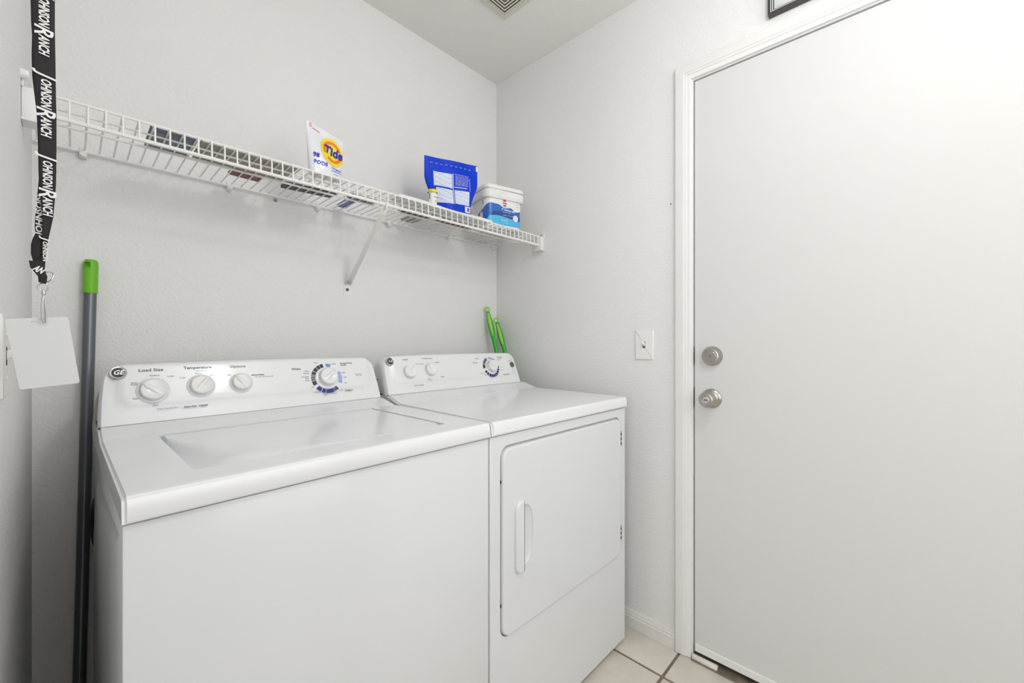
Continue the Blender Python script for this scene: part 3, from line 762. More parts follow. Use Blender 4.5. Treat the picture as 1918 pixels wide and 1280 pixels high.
# wall clips along the back rail
for x in (0.019, 0.339, 0.611, 0.897, 1.207, 1.499):
    b_ = bmesh.new(); box(b_, (x - 0.0075, YB - 0.017, SZ - 0.022), (x + 0.0075, YB, SZ + 0.004), 0.003, 2)
    tube(b_, [(x, YB - 0.015, SZ - 0.014), (x, YB - 0.022, SZ - 0.014)], 0.0065, 12)
    obj('wall_clip', b_, M['white_plastic'], shelf)
obj('wall_screw', lathe(bmesh.new(), [(0.006, 0), (0.006, 0.004), (0.003, 0.008), (0, 0.008)], basis((0.474, YB, SZ - 0.016), (1, 0, 0), (0, 0, 1), (0, -1, 0)), 16), M['nickel'], shelf)
# diagonal support brace
bx = 0.724
A_, C_ = Vector((bx - 0.010, SY0 + 0.006, SZ - LIP - 0.006)), Vector((bx, YB - 0.004, H + 0.222))
d = (C_ - A_).normalized(); sx = Vector((1, 0, 0)); up = sx.cross(d).normalized()
b_ = bmesh.new()
def vee(u, v):
    a = (v - 0.5) * 2; w = 0.0100 * (1 - 0.15 * math.sin(u * PI))
    return A_ + (C_ - A_) * u + sx * a * w - up * (0.0085 * abs(a) ** 1.2)
g = grid(b_, 12, 8, vee)
br = obj('support_brace', b_, M['wire'], shelf, sm=60)
md = br.modifiers.new('thickness', 'SOLIDIFY'); md.thickness = 0.0016
mw = basis((bx, YB, H + 0.205), (1, 0, 0), (0, 0, 1), (0, -1, 0))
obj('brace_foot', plate(bmesh.new(), rrect(-0.0135, 0.0135, -0.027, 0.024, [0.003, 0.003, 0.010, 0.010], 4), mw, 0.0, 0.0022, 0.0008), M['white_plastic'], br)
obj('screw', lathe(bmesh.new(), [(0.0062, 0.002), (0.0060, 0.0045), (0.003, 0.006), (0, 0.006)], mw @ Matrix.Translation((0, -0.006, 0)), 16), M['ink'], br, sm=20)
obj('brace_hook', T([(bx - 0.010, SY0 + 0.010, SZ - LIP - 0.008), (bx - 0.010, SY0 - 0.006, SZ - LIP - 0.009), (bx - 0.010, SY0 - 0.010, SZ - LIP + 0.001), (bx - 0.010, SY0 - 0.002, SZ - LIP + 0.007)], 0.004, 8), M['wire'], br)

# ================================================================== THINGS ON THE SHELF
DZ = SZ + 0.0024                  # resting height on the wires
def rotz(c, a): return Matrix.Translation(c) @ Matrix.Rotation(a, 4, 'Z')
def pouch(w_top, w_bot, hgt, depth, mtx, waist=0.0, lean=0.0, crease=0.004, nu=26, nv=22, top_slant=0.0, seed=0, fl0=0.0, fl1=0.75):
    """stand-up pouch: flat sealed top, gusseted base. local x = width, y = depth (front is -y), z = up"""
    bm = bmesh.new(); rnd = random.Random(seed)
    ph = [rnd.uniform(0, 6) for _ in range(4)]
    n = 2 * nu
    def P(u, v):
        z = hgt * v
        w = w_bot + (w_top - w_bot) * sstep(fl0, fl1, v) - waist * math.sin(min(1, v / 0.45) * PI)
        dep = depth * (1 - sstep(0.10, 0.96, v)) ** 0.9 * 0.5 + 0.0012
        a = 2 * PI * u
        x = math.cos(a); y = math.sin(a)
        x = math.copysign(abs(x) ** 0.8, x)
        yy = dep * math.copysign(abs(y) ** 0.9, y)
        yy += crease * (1 - abs(2 * v - 1) ** 4) * math.sin(9 * v + ph[0] + 3 * x) * (abs(math.sin(a))) * 0.8 + crease * 0.6 * math.sin(5 * x + ph[1] + 6 * v) * abs(math.sin(a))
        z += top_slant * x * v
        return mtx @ Vector((x * w / 2, yy + lean * v, z))
    vs = grid(bm, n, nv, P, closed_u=True)
    bm.faces.new([vs[i][0] for i in range(n)][::-1]); bm.faces.new([vs[i][nv] for i in range(n)])
    bmesh.ops.recalc_face_normals(bm, faces=bm.faces)
    def surf(x, z, off=0.0006):
        """point on the front surface at local x, z"""
        v = max(0, min(1, z / hgt)); best = None
        w = w_bot + (w_top - w_bot) * sstep(fl0, fl1, v) - waist * math.sin(min(1, v / 0.45) * PI)
        c = max(-0.999, min(0.999, x / (w / 2))); c = math.copysign(abs(c) ** 1.25, c)
        a = -math.acos(c)
        return P(a / (2 * PI), v) + (mtx.to_3x3() @ Vector((0, -off, 0)))
    return bm, surf
def decal(bm, outline, surf, off=0.0008, step=None):
    """thin flat print that follows a surface: outline in local (x, z), as a fine fan grid between x bounds"""
    xs = [p[0] for p in outline]; zs = [p[1] for p in outline]
    x0, x1, z0, z1 = min(xs), max(xs), min(zs), max(zs)
    st = step or 0.004
    nx = max(1, int((x1 - x0) / st)); nz = max(1, int((z1 - z0) / st))
    vs = [[bm.verts.new(surf(x0 + (x1 - x0) * i / nx, z0 + (z1 - z0) * j / nz, off)) for j in range(nz + 1)] for i in range(nx + 1)]
    for i in range(nx):
        for j in range(nz): bm.faces.new((vs[i][j], vs[i + 1][j], vs[i + 1][j + 1], vs[i][j + 1]))
    return bm
def decal_ellipse(bm, cx, cz, rx, rz, surf, off, r_in=0.0, a0=0, a1=360, n=36, tilt=0.0):
    nr = 4; V = []
    for i in range(n + 1):
        a = math.radians(a0 + (a1 - a0) * i / n); row = []
        for j in range(nr + 1):
            t = r_in + (1 - r_in) * j / nr
            ex, ez = rx * t * math.cos(a), rz * t * math.sin(a)
            row.append(bm.verts.new(surf(cx + ex * math.cos(tilt) - ez * math.sin(tilt), cz + ex * math.sin(tilt) + ez * math.cos(tilt), off)))
        V.append(row)
    for A, C in zip(V, V[1:]):
        for j in range(nr): bm.faces.new((A[j], A[j + 1], C[j + 1], C[j]))
    bmesh.ops.remove_doubles(bm, verts=bm.verts, dist=1e-6)
    return bm
def surf_text(parent, name, m, body, surf, x, z, size, off=0.0012, ang=0.0, **k):
    """lettering laid flat on the surface's local tangent"""
    p = surf(x, z, off); px = surf(x + 0.012, z, off) - surf(x - 0.012, z, off); pz = surf(x, z + 0.008, off) - surf(x, z - 0.008, off)
    X = px.normalized(); Z = X.cross(pz.normalized()).normalized(); Y = Z.cross(X)
    if ang: X, Y = X * math.cos(ang) + Y * math.sin(ang), Y * math.cos(ang) - X * math.sin(ang)
    text(parent, name, m, body, basis(p, X, Y, Z), size, **k)

# white detergent pouch
mt = rotz((0.530, 1.283, DZ), math.radians(3))
t_ = root('detergent_pouch', (0.530, 1.283, DZ), 'white laundry pod pouch with yellow and orange round logo on the shelf', 'pouch')
bm, sf = pouch(0.112, 0.100, 0.143, 0.034, mt, waist=0.0, crease=0.0015, top_slant=-0.012, seed=3)
obj('pouch_film', bm, M['film_white'], t_, sm=60)
for mm_, rx_, rz_, ri, a0, a1, off in (('yellow', 0.0365, 0.0445, 0, 0, 360, 0.0010), ('orange', 0.0290, 0.0350, 0.72, 20, 200, 0.0016), ('orange', 0.0290, 0.0350, 0.72, 225, 345, 0.0016)):
    b_ = bmesh.new(); decal_ellipse(b_, 0.0180, 0.083, rx_, rz_, sf, off, ri, a0, a1)
    obj('logo_' + ('disc' if mm_ == 'yellow' else 'ring'), b_, M[mm_], t_, sm=0)
surf_text(t_, 'logo_lettering', M['logo_blue'], 'Tide', sf, 0.0200, 0.083, 0.042, off=0.003, offset=0.0012, shear=0.12, xs=-0.058, extrude=0.0004)
surf_text(t_, 'lettering', M['logo_blue'], '98', sf, -0.033, 0.054, 0.018, off=0.002, offset=0.0006, xs=1.0)
surf_text(t_, 'lettering', M['logo_blue'], 'PODS', sf, -0.021, 0.034, 0.0155, off=0.002, offset=0.0004, xs=1.0)
surf_text(t_, 'lettering', M['logo_blue'], 'Original', sf, 0.026, 0.030, 0.010, off=0.002, xs=1.0)
b_ = bmesh.new(); decal(b_, [(0.010, 0.021), (0.044, 0.0225)], sf, 0.001); decal(b_, [(0.016, 0.012), (0.032, 0.0130)], sf, 0.001)
obj('underline_print', b_, M['logo_blue'], t_, sm=0)
b_ = bmesh.new(); decal_ellipse(b_, -0.046, 0.135, 0.0035, 0.005, sf, 0.001, 0.7); decal(b_, [(-0.040, 0.1285), (-0.018, 0.1300)], sf, 0.001)
obj('tear_mark', b_, M['red'], t_, sm=0)
b_ = bmesh.new(); decal_ellipse(b_, -0.0435, 0.104, 0.0045, 0.0045, sf, 0.001)
obj('hang_hole', b_, M['label_white'], t_, sm=0)

# blue pouch
ang = math.atan2(1.257 - 1.331, 1.155 - 0.944)
c = Vector((1.040, 1.312, DZ + 0.0014))
mt = rotz(c, ang)
bp_ = root('detergent_pouch', tuple(c), 'large bright blue zip pouch with white text panels beside the pool tablet tub', 'pouch')
bm, sf = pouch(0.222, 0.158, 0.222, 0.044, mt, waist=-0.004, lean=0.0, crease=0.0035, nu=34, nv=28, seed=5, fl0=0.18, fl1=0.66)
obj('pouch_film', bm, M['film_blue'], bp_, sm=60)
b_ = bmesh.new()
decal(b_, [(-0.074, 0.108), (0.000, 0.166)], sf); decal(b_, [(-0.068, 0.042), (0.000, 0.101)], sf); decal(b_, [(0.0085, 0.046), (0.070, 0.103)], sf)
obj('text_panel', b_, M['label_pale'], bp_, sm=60)
b_ = bmesh.new()
for (a, z0, w) in ((-0.0765, 0.106, 0.0016), (0.0025, 0.042, 0.0022)):
    decal(b_, [(a, z0), (a + w, 0.168)], sf, 0.0011)
decal(b_, [(0.008, 0.1140), (0.060, 0.1165)], sf, 0.0011)
decal(b_, [(0.0725, 0.106), (0.0738, 0.160)], sf, 0.0011); decal(b_, [(0.008, 0.166), (0.072, 0.1672)], sf, 0.0011)
obj('panel_border', b_, M['label_white'], bp_, sm=60)
for q in ([(0.050, 0.018), (0.075, 0.043)], [(0.032, 0.004), (0.050, 0.012)]):
    b_ = bmesh.new(); decal(b_, q, sf, 0.0011); obj('white_print', b_, M['label_white'], bp_, sm=60)
b_ = bmesh.new()
for i in range(9): decal(b_, [(-0.088 + i * 0.020, 0.1985), (-0.088 + i * 0.020 + 0.010, 0.1998)], sf, 0.0011)
obj('zip_line', b_, M['label_pale'], bp_, sm=60)
rnd = random.Random(2); b_ = bmesh.new()
for (x0_, x1_, z0_, z1_) in ((-0.071, -0.003, 0.112, 0.162), (-0.065, -0.003, 0.046, 0.098), (0.0115, 0.067, 0.050, 0.100)):
    z = z1_
    while z > z0_:
        xx = x0_
        while xx < x1_ - 0.006:
            l_ = rnd.uniform(0.005, 0.016); decal(b_, [(xx, z - 0.0011), (min(xx + l_, x1_), z)], sf, 0.0014); xx += l_ + 0.0022
            z -= 0.0038
obj('small_print', b_, M['ink_print'], bp_, sm=60)
b_ = bmesh.new(); z = 0.161
while z > 0.121:
    xx = 0.013
    while xx < 0.064:
        l_ = rnd.uniform(0.005, 0.016); decal(b_, [(xx, z - 0.0011), (min(xx + l_, 0.069), z)], sf, 0.0014); xx += l_ + 0.0022
    z -= 0.0045
obj('small_print', b_, M['label_pale'], bp_, sm=60)
b_ = bmesh.new(); decal(b_, [(0.060, 0.024), (0.070, 0.038)], sf, 0.0016)
obj('small_print', b_, M['ink'], bp_, sm=60)
b_ = bmesh.new()
ms_ = mt @ Matrix.Translation((0, 0, 0))
box(b_, (0.1045, -0.0022, 0.198), (0.1125, 0.0022, 0.219), 0.001, 1); bmesh.ops.transform(b_, matrix=ms_, verts=b_.verts)
obj('zip_slider', b_, M['label_white'], bp_)

# yellow-capped jar
jc = Vector((0.927, 1.283, DZ + 0.0012)); mj = Matrix.Translation(jc)
j_ = root('spice_jar', tuple(jc), 'small white jar with yellow cap in front of the blue pouch', 'jar')
obj('jar_body', lathe(bmesh.new(), [(0, 0), (0.0155, 0), (0.0165, 0.002), (0.0165, 0.052), (0.015, 0.0555), (0.0145, 0.058)], mj, 28), M['white_plastic'], j_, sm=40)
obj('jar_cap', lathe(bmesh.new(), [(0.0185, 0.056), (0.0190, 0.058), (0.0190, 0.064), (0.0180, 0.0665), (0, 0.0675)], mj, 28), M['yellow'], j_, sm=40)
def jar_s(x, z, off=0.0005):
    a = x / 0.0165 - PI / 2 - 0.35; r = 0.0165 + off; return jc + Vector((r * math.cos(a), r * math.sin(a), z))
b_ = bmesh.new(); decal(b_, [(-0.020, 0.030), (-0.013, 0.050)], jar_s)
obj('jar_label', b_, M['ink_cyan'], j_)
b_ = bmesh.new()
for x0_ in (0.0, 0.006, 0.012): decal(b_, [(x0_, 0.036), (x0_ + 0.004, 0.039)], jar_s); decal(b_, [(x0_ + 0.004, 0.022), (x0_ + 0.007, 0.025)], jar_s)
obj('jar_print', b_, M['brown'], j_)

# pool tablet tub
ta = math.radians(-14); tc = Vector((1.3340, 1.3555, DZ)); mt = rotz(tc, ta)
tub = root('tablet_tub', tuple(tc), 'white rectangular tub of pool tablets with blue wave label at shelf end', 'tub')
TW, TD = 0.184, 0.150
def tub_r(z): return 1.0 + 0.030 * (z / 0.13)
TK = 1.05      # height factor
def tub_pt(u, z, off=0.0):
    """u: arclength-like parameter round the rounded rectangle, 0 = front-left corner start"""
    k = tub_r(z); w, d_, r = TW * k / 2 + off, TD * k / 2 + off, 0.030
    o_ = TUB_UNIT(u); return Vector((o_[0] * (w - r) + o_[2] * (r + 0), o_[1] * (d_ - r) + o_[3] * (r + 0), z * TK))
def TUB_UNIT(u):
    # returns (sx, sy, nx, ny): corner signs and normal; u in [0,4): one unit per side+corner, starting at the front-left corner going right
    u = u % 4; side = int(u); f = u - side
    cor = [(-1, -1), (1, -1), (1, 1), (-1, 1)][side]; nxt = [(1, -1), (1, 1), (-1, 1), (-1, -1)][side]
    base = [PI, 1.5 * PI, 0, 0.5 * PI][side]
    if f < 0.3:
        a = base + (PI / 2) * f / 0.3; return (cor[0], cor[1], math.cos(a), math.sin(a))
    t = (f - 0.3) / 0.7; a = base + PI / 2
    return (cor[0] + (nxt[0] - cor[0]) * t, cor[1] + (nxt[1] - cor[1]) * t, math.cos(a), math.sin(a))
def tub_ring(bm, levels, n=80):
    R = []
    for z, off in levels: R.append([bm.verts.new(mt @ tub_pt(4 * i / n, z, off)) for i in range(n)])
    for A, C in zip(R, R[1:]):
        for i in range(n): bm.faces.new((A[i], A[(i + 1) % n], C[(i + 1) % n], C[i]))
    bm.faces.new(R[0][::-1]); bm.faces.new(R[-1]); bmesh.ops.recalc_face_normals(bm, faces=bm.faces); return bm
obj('tub_body', tub_ring(bmesh.new(), [(0, -0.005), (0.004, -0.001), (0.010, 0), (0.130, 0)]), M['white_plastic'], tub, sm=40)
lidt = obj('tub_lid', tub_ring(bmesh.new(), [(0.122, 0.002), (0.121, 0.006), (0.124, 0.008), (0.148, 0.0085), (0.152, 0.0065), (0.154, 0.003), (0.158, 0.003), (0.160, 0.0085), (0.170, 0.0085), (0.175, 0.006), (0.177, 0.001), (0.1765, -0.006), (0.172, -0.009)]), M['white_plastic'], tub, sm=40)
b_ = bmesh.new()      # raised grip along the front of the lid
def grip(u, v):
    return mt @ (tub_pt(0.50 + 0.62 * u, 0.126 + 0.030 * v * (1 - max(0, 0.18 - u) * 4), 0.0105 if 0.02 < v < 0.98 else 0.007))
grid(b_, 16, 6, grip)
obj('lid_latch', b_, M['white_plastic'], lidt, sm=60)
# label bands with wavy edges, wrapping from the left side to the front
def band(name, m, f0, f1, u0, u1, off):
    b_ = bmesh.new()
    grid(b_, 70, 4, lambda a, v: mt @ tub_pt(u0 + (u1 - u0) * a, f0(a) + (f1(a) - f0(a)) * v, off))
    return obj(name, b_, m, tub, sm=60)
U0, U1 = 3.35 - 4, 1.12
def wave_top(a):   # height of the blue field from left to right
    pts = [(0, 0.034), (0.08, 0.044), (0.22, 0.070), (0.34, 0.078), (0.50, 0.100), (0.62, 0.099), (0.72, 0.088), (0.82, 0.091), (0.91, 0.078), (1.0, 0.083)]
    for (a0, z0), (a1, z1) in zip(pts, pts[1:]):
        if a <= a1: t = (a - a0) / (a1 - a0); t = t * t * (3 - 2 * t); return z0 + (z1 - z0) * t
    return pts[-1][1]
def cyan_top(a):
    pts = [(0, 0.0141), (0.38, 0.0142), (0.50, 0.048), (0.62, 0.052), (1.0, 0.040)]
    for (a0, z0), (a1, z1) in zip(pts, pts[1:]):
        if a <= a1: t = (a - a0) / (a1 - a0); t = t * t * (3 - 2 * t); return z0 + (z1 - z0) * t
    return pts[-1][1]
band('label_field', M['tub_blue'], lambda a: 0.014, wave_top, U0, U1, 0.0006)
band('label_stripe', M['tub_navy'], lambda a: cyan_top(a) - 0.0, lambda a: min(wave_top(a) - 0.004, cyan_top(a) + 0.018), U0 + 0.2, U1, 0.0010)
band('label_wave', M['tub_cyan'], lambda a: 0.014, cyan_top, U0, U1, 0.0014)
def tub_s(x, z, off=0.0):   # front face, x measured from its centre
    k = tub_r(z); f = 0.3 + 0.7 * ((x / (TW * k / 2 - 0.030)) + 1) / 2
    return mt @ tub_pt(f, z, off)
for xx in (0.066,):
    b_ = bmesh.new(); decal_ellipse(b_, 0.052, 0.050, 0.0135, 0.0135, tub_s, 0.0022); obj('tablet_print', b_, M['label_white'], tub, sm=60)
b_ = bmesh.new(); decal_ellipse(b_, -0.004, 0.1135, 0.0085, 0.0075, tub_s, 0.0022, 0, 15, 165); obj('logo_print', b_, M['red'], tub, sm=60)
b_ = bmesh.new(); decal_ellipse(b_, -0.002, 0.1005, 0.0085, 0.0075, tub_s, 0.0022, 0, 195, 345); obj('logo_print', b_, M['red'], tub, sm=60)
surf_text(tub, 'logo_lettering', M['ink_navy'], 'in the', tub_s, -0.003, 0.1075, 0.0085, off=0.0022, offset=0.0003)
surf_text(tub, 'label_lettering', M['label_white'], '3" Chlorine tabs', tub_s, 0.015, 0.0785, 0.0110, off=0.0024, offset=0.0004, xs=0.95, ang=-0.03)
surf_text(tub, 'label_lettering', M['label_white'], 'slow dissolve', tub_s, 0.000, 0.0875, 0.0055, off=0.0024)
surf_text(tub, 'label_lettering', M['label_white'], 'individually wrapped', tub_s, 0.006, 0.0690, 0.0050, off=0.0024)
surf_text(tub, 'label_lettering', M['label_white'], 'stabilized  |  99% active', tub_s, 0.014, 0.0570, 0.0058, off=0.0024)
surf_text(tub, 'label_lettering', M['label_white'], 'for pools', tub_s, -0.004, 0.0350, 0.0085, off=0.0024, offset=0.0003)
surf_text(tub, 'label_lettering', M['label_white'], 'net wt 25 lb', tub_s, 0.000, 0.0245, 0.0062, off=0.0024)
surf_text(tub, 'small_lettering', M['ink'], '3"', tub_s, 0.061, 0.109, 0.0080, off=0.0022); surf_text(tub, 'small_lettering', M['ink'], 'tabs', tub_s, 0.061, 0.100, 0.0050, off=0.0022)
surf_text(tub, 'small_lettering', M['ink'], 'a', tub_s, 0.050, 0.1225, 0.008, off=0.0100)
def tub_l(x, z, off=0.0):   # left face; x from its centre, towards the front
    k = tub_r(z); f = 0.3 + 0.7 * ((x / (TD * k / 2 - 0.030)) + 1) / 2
    return mt @ tub_pt(3 + f, z, off)
b_ = bmesh.new(); decal_ellipse(b_, 0.030, 0.052, 0.015, 0.0165, tub_l, 0.0022); obj('tablet_print', b_, M['label_white'], tub, sm=60)
surf_text(tub, 'label_lettering', M['label_white'], '3" tabs', tub_l, -0.004, 0.042, 0.009, off=0.0022, ang=0.25, uid=1)
b_ = bmesh.new(); decal(b_, [(0.041, 0.098), (0.0445, 0.113)], tub_l, 0.001); obj('small_print', b_, M['ink'], tub, sm=60)

# curled white liner strip under the jar and the blue pouch
lin_ = root('shelf_liner', (0.985, 1.30, DZ), 'strip of white plastic liner with a curled front edge under jar and blue pouch', 'shelf liner')
def lf(u, v):
    x = 0.765 + 0.445 * u; y = 1.338 - 0.0815 * min(1, v / 0.85)
    k = max(0, (v - 0.85) / 0.15); return Vector((x + 0.004 * k, y - 0.003 * k, DZ + 0.0002 + (0.0065 + 0.0025 * math.sin(9 * u)) * k ** 1.2))
b_ = bmesh.new(); grid(b_, 40, 20, lf); bmesh.ops.recalc_face_normals(b_, faces=b_.faces)
o = obj('liner_sheet', b_, M['white_plastic'], lin_, sm=70); md = o.modifiers.new('thickness', 'SOLIDIFY'); md.thickness = 0.0006; md.offset = 1 

# flat things lying on the wires, seen from below
def flat_thing(name, x0, x1, y0, y1, h, m, label, cat, rot=0.0, parts=None, z=DZ):
    cx_, cy_ = (x0 + x1) / 2, (y0 + y1) / 2
    r_ = root(name, (cx_, cy_, z), label, cat)
    mm_ = rotz((cx_, cy_, z), rot); w, d_ = (x1 - x0) / 2, (y1 - y0) / 2
    def bb(a, b_, mk, nm, bev=0.0008):
        bm = B(a, b_, bev, 1); bmesh.ops.transform(bm, matrix=mm_, verts=bm.verts); return obj(nm, bm, M[mk], r_)
    bb((-w, -d_, 0), (w, d_, h * 0.2), m, 'bottom_cover'); bb((-w + 0.002, -d_ + 0.001, h * 0.2), (w - 0.002, d_ - 0.003, h * 0.8), 'label_white', 'page_block')
    bb((-w, -d_, h * 0.8), (w, d_, h), m, 'top_cover')
    return r_
flat_thing('booklet', 0.125, 0.215, 1.270, 1.404, 0.006, 'navy_card', 'thin navy booklet lying flat at the left part of the shelf', 'booklet')
flat_thing('cardboard_folder', 0.222, 0.448, 1.272, 1.404, 0.008, 'grey_card', 'grey cardboard folder lying flat right of the navy booklet', 'folder')
flat_thing('booklet', 0.318, 0.402, 1.410, 1.467, 0.006, 'maroon', 'small maroon booklet lying flat behind the grey cardboard folder', 'booklet', 0.05)
flat_thing('booklet', 0.458, 0.615, 1.390, 1.460, 0.006, 'brown', 'dark brown booklet lying flat behind the white pod pouch', 'booklet', -0.12)
flat_thing('packet', 0.668, 0.702, 1.425, 1.522, 0.008, 'violet', 'small violet blue packet lying on the wires above the brace foot', 'packet', -0.05)
flat_thing('booklet', 0.655, 0.745, 1.362, 1.411, 0.006, 'navy_card', 'small navy booklet lying in front of the violet packet', 'booklet', 0.03)
flat_thing('booklet', 0.858, 0.985, 1.356, 1.418, 0.006, 'brown', 'brown booklet lying on the wires behind the yellow-capped jar', 'booklet')
flat_thing('booklet', 1.035, 1.195, 1.356, 1.424, 0.006, 'maroon', 'maroon booklet lying behind the blue pouch', 'booklet')
flat_thing('cardboard_folder', 0.925, 0.985, 1.440, 1.505, 0.006, 'grey_card', 'small grey card lying near the wall left of the blue pouch', 'card')

# ================================================================== BROOM POLES
def pole_thing():
    P = Vector((0.0065, 1.492, 0.006)); Q = Vector((0.0335, 1.537, H + 0.212)); d = (Q - P).normalized()
    r_ = root('mop_pole', tuple(P), 'tall grey metal mop pole with lime green grip in the left corner', 'mop')
    L = (Q - P).length
    a, b2 = frame_of(d); m_ = basis(P, a, b2, d)
    if m_.to_3x3().determinant() < 0: m_ = basis(P, b2, a, d)
    obj('pole', lathe(bmesh.new(), [(0, 0.012), (0.0122, 0.012), (0.0124, 0.015), (0.0124, L - 0.075), (0, L - 0.075)], m_, 28), M['pole'], r_)
    g = bmesh.new()
    lathe(g, [(0.0139, L - 0.087), (0.0141, L - 0.085), (0.0139, L - 0.06), (0.0141, L - 0.03), (0.0141, L - 0.012), (0.0128, L - 0.003), (0.0105, L), (0, L + 0.0005)], m_, 28)
    bmesh.ops.holes_fill(g, edges=[e for e in g.edges if e.is_boundary], sides=0)
    cut = bmesh.new(); box(cut, (0.003, -0.0075, L - 0.022), (0.05, 0.0075, L - 0.007), 0.003, 2)
    v = Vector((-0.62, -0.78, 0)); ang_ = math.atan2(v.dot(m_.col[1].to_3d()), v.dot(m_.col[0].to_3d()))
    bmesh.ops.transform(cut, matrix=m_ @ Matrix.Rotation(ang_, 4, 'Z'), verts=cut.verts)
    g = boolean(g, cut)
    obj('grip', g, M['green'], r_, sm=40)
    obj('end_cap', lathe(bmesh.new(), [(0, 0), (0.0105, 0), (0.0115, 0.003), (0.0115, 0.0125), (0, 0.0125)], m_, 20), M['green'], r_)
pole_thing()
def ring_handle(top, bottom, label, flat):
    """green plastic handle with a hanging ring, leaning in the corner; flat: ring facing direction"""
    Q, P = Vector(top), Vector(bottom); d = (Q - P).normalized(); L = (Q - P).length
    r_ = root('brush_handle', tuple(P), label, 'cleaning tool')
    side = Vector(flat).cross(d).normalized(); nrm = d.cross(side).normalized()
    n = 44; rings = []; bm = bmesh.new()
    for i in range(n + 1):
        t = i / n; z = L * t - 0.0; dz = L - z     # distance from the ring
        if dz > 0.30: w = 0.0100
        elif dz > 0.12: w = 0.0100 + 0.0050 * sstep(0.17, 0.085, dz)
        else: w = 0.0100 + 0.0050 * sstep(0.17, 0.085, dz) - 0.0068 * sstep(0.070, 0.0, dz)
        th = w * 0.85
        c = P + d * z + nrm * (0.004 * math.sin(min(1, dz / 0.16) * PI))
        rings.append([bm.verts.new(c + side * (w * math.cos(a)) + nrm * (th * math.sin(a))) for a in [2 * PI * k / 14 for k in range(14)]])
    for A, C in zip(rings, rings[1:]):
        for k in range(14): bm.faces.new((A[k], A[(k + 1) % 14], C[(k + 1) % 14], C[k]))
    bm.faces.new(rings[0][::-1]); bm.faces.new(rings[-1]); bmesh.ops.recalc_face_normals(bm, faces=bm.faces)
    obj('handle', bm, M['green_dark'], r_)
    rc = Q + d * 0.0105
    obj('hanging_ring', tube(bmesh.new(), [rc + side * (0.0118 * math.cos(a)) + d * (0.0122 * math.sin(a)) for a in [2 * PI * k / 24 for k in range(24)]], 0.0038, 10, closed=True), M['green_light'], r_)
    bm = bmesh.new()
    def inl(u, v):
        z = L - 0.010 - 0.118 * u; dz = L - z; w = 0.0072 * math.sin(PI * min(1, u * 0.82 + 0.14)) ** 0.7
        wf = 0.0100 + 0.0050 * sstep(0.17, 0.085, dz) - 0.0068 * sstep(0.070, 0.0, dz)
        a = (v - 0.5) * 2; c = P + d * z + nrm * (0.004 * math.sin(min(1, dz / 0.16) * PI))
        w = min(w, wf * 0.85); q = math.sqrt(max(0, 1 - (a * w / wf) ** 2))
        return c + side * (a * w) + nrm * (wf * 0.85 * q + 0.0009)
    grid(bm, 20, 8, inl); bmesh.ops.recalc_face_normals(bm, faces=bm.faces)
    o = obj('grip_inlay', bm, M['green_light'], r_); md = o.modifiers.new('t', 'SOLIDIFY'); md.thickness = 0.0012; md.offset = 0
ring_handle((1.4455, 1.531, H + 0.152), (1.4790, 1.168, 0.004), 'green ringed handle leaning in the corner, left and taller one', (-0.75, -0.66, 0.05))
ring_handle((1.4935, 1.514, H + 0.098), (1.510, 1.060, 0.004), 'green ringed handle leaning in the corner, right and shorter one', (-0.75, -0.66, 0.05))

# ================================================================== LANYARD AND CARD
LY = 0.755
lan = root('lanyard', (-0.023, LY, H + 0.02), 'black lanyard printed JOHNSON RANCH hanging by the left wall, white card below', 'lanyard')
def ribbon(rows, dy, name, thick=0.0009, bend=0.0):
    """rows: (x_left, z_left, x_right, z_right) in mm from top to bottom; dy: depth offset"""
    bm = bmesh.new(); n = 6; V = []
    for k, (xl, zl, xr, zr) in enumerate(rows):
        t = k / (len(rows) - 1)
        d_ = dy(t) if callable(dy) else dy
        V.append([bm.verts.new((xl / 1000 + (xr - xl) / 1000 * i / n, LY + d_ + bend * math.sin(i / n * PI), zl / 1000 + (zr - zl) / 1000 * i / n)) for i in range(n + 1)])
    for A, C in zip(V, V[1:]):
        for i in range(n): bm.faces.new((A[i], A[i + 1], C[i + 1], C[i]))
    o = obj(name, bm, M['lanyard'], lan, sm=60)
    md = o.modifiers.new('thickness', 'SOLIDIFY'); md.thickness = thick; md.offset = 0
    return o
front = [(-33.0, 1770, -13.5, 1770), (-33.8, 1640, -14.4, 1640), (-34.2, 1546, -14.6, 1546), (-33.8, 1531, -14.6, 1531), (-33.6, 1515, -14.6, 1515), (-32.8, 1499, -14.4, 1499), (-33.2, 1476, -14.1, 1476), (-32.8, 1451, -13.9, 1451), (-31.3, 1432, -13.7, 1432), (-29.4, 1410, -13.3, 1410),
         (-28.4, 1381, -13.3, 1381), (-27.9, 1342, -13.5, 1342), (-27.5, 1326, -13.7, 1326), (-26.2, 1307, -14.6, 1308), (-24.6, 1284, -16.0, 1286), (-25.0, 1266, -18.6, 1268), (-24.6, 1252, -20.6, 1254), (-25.8, 1236, -22.0, 1237), (-29.5, 1222, -23.0, 1220)]
strap = ribbon(front, lambda t: -0.0035 + 0.0025 * t, 'front_strap')
back = [(-30.0, 1770, -13.5, 1770), (-31.0, 1640, -14.6, 1640), (-31.0, 1450, -15.0, 1450), (-28.5, 1390, -15.0, 1390), (-27.0, 1345, -17.2, 1345), (-27.9, 1327, -19.2, 1329), (-29.2, 1305, -20.1, 1307), (-30.7, 1282, -21.2, 1284), (-30.9, 1272, -21.5, 1274), (-30.2, 1265, -21.8, 1267), (-32.5, 1258, -22.3, 1260), (-33.8, 1251, -22.7, 1253), (-33.9, 1240, -23.2, 1242), (-32.1, 1231, -23.6, 1232), (-30.2, 1221, -23.2, 1222)]
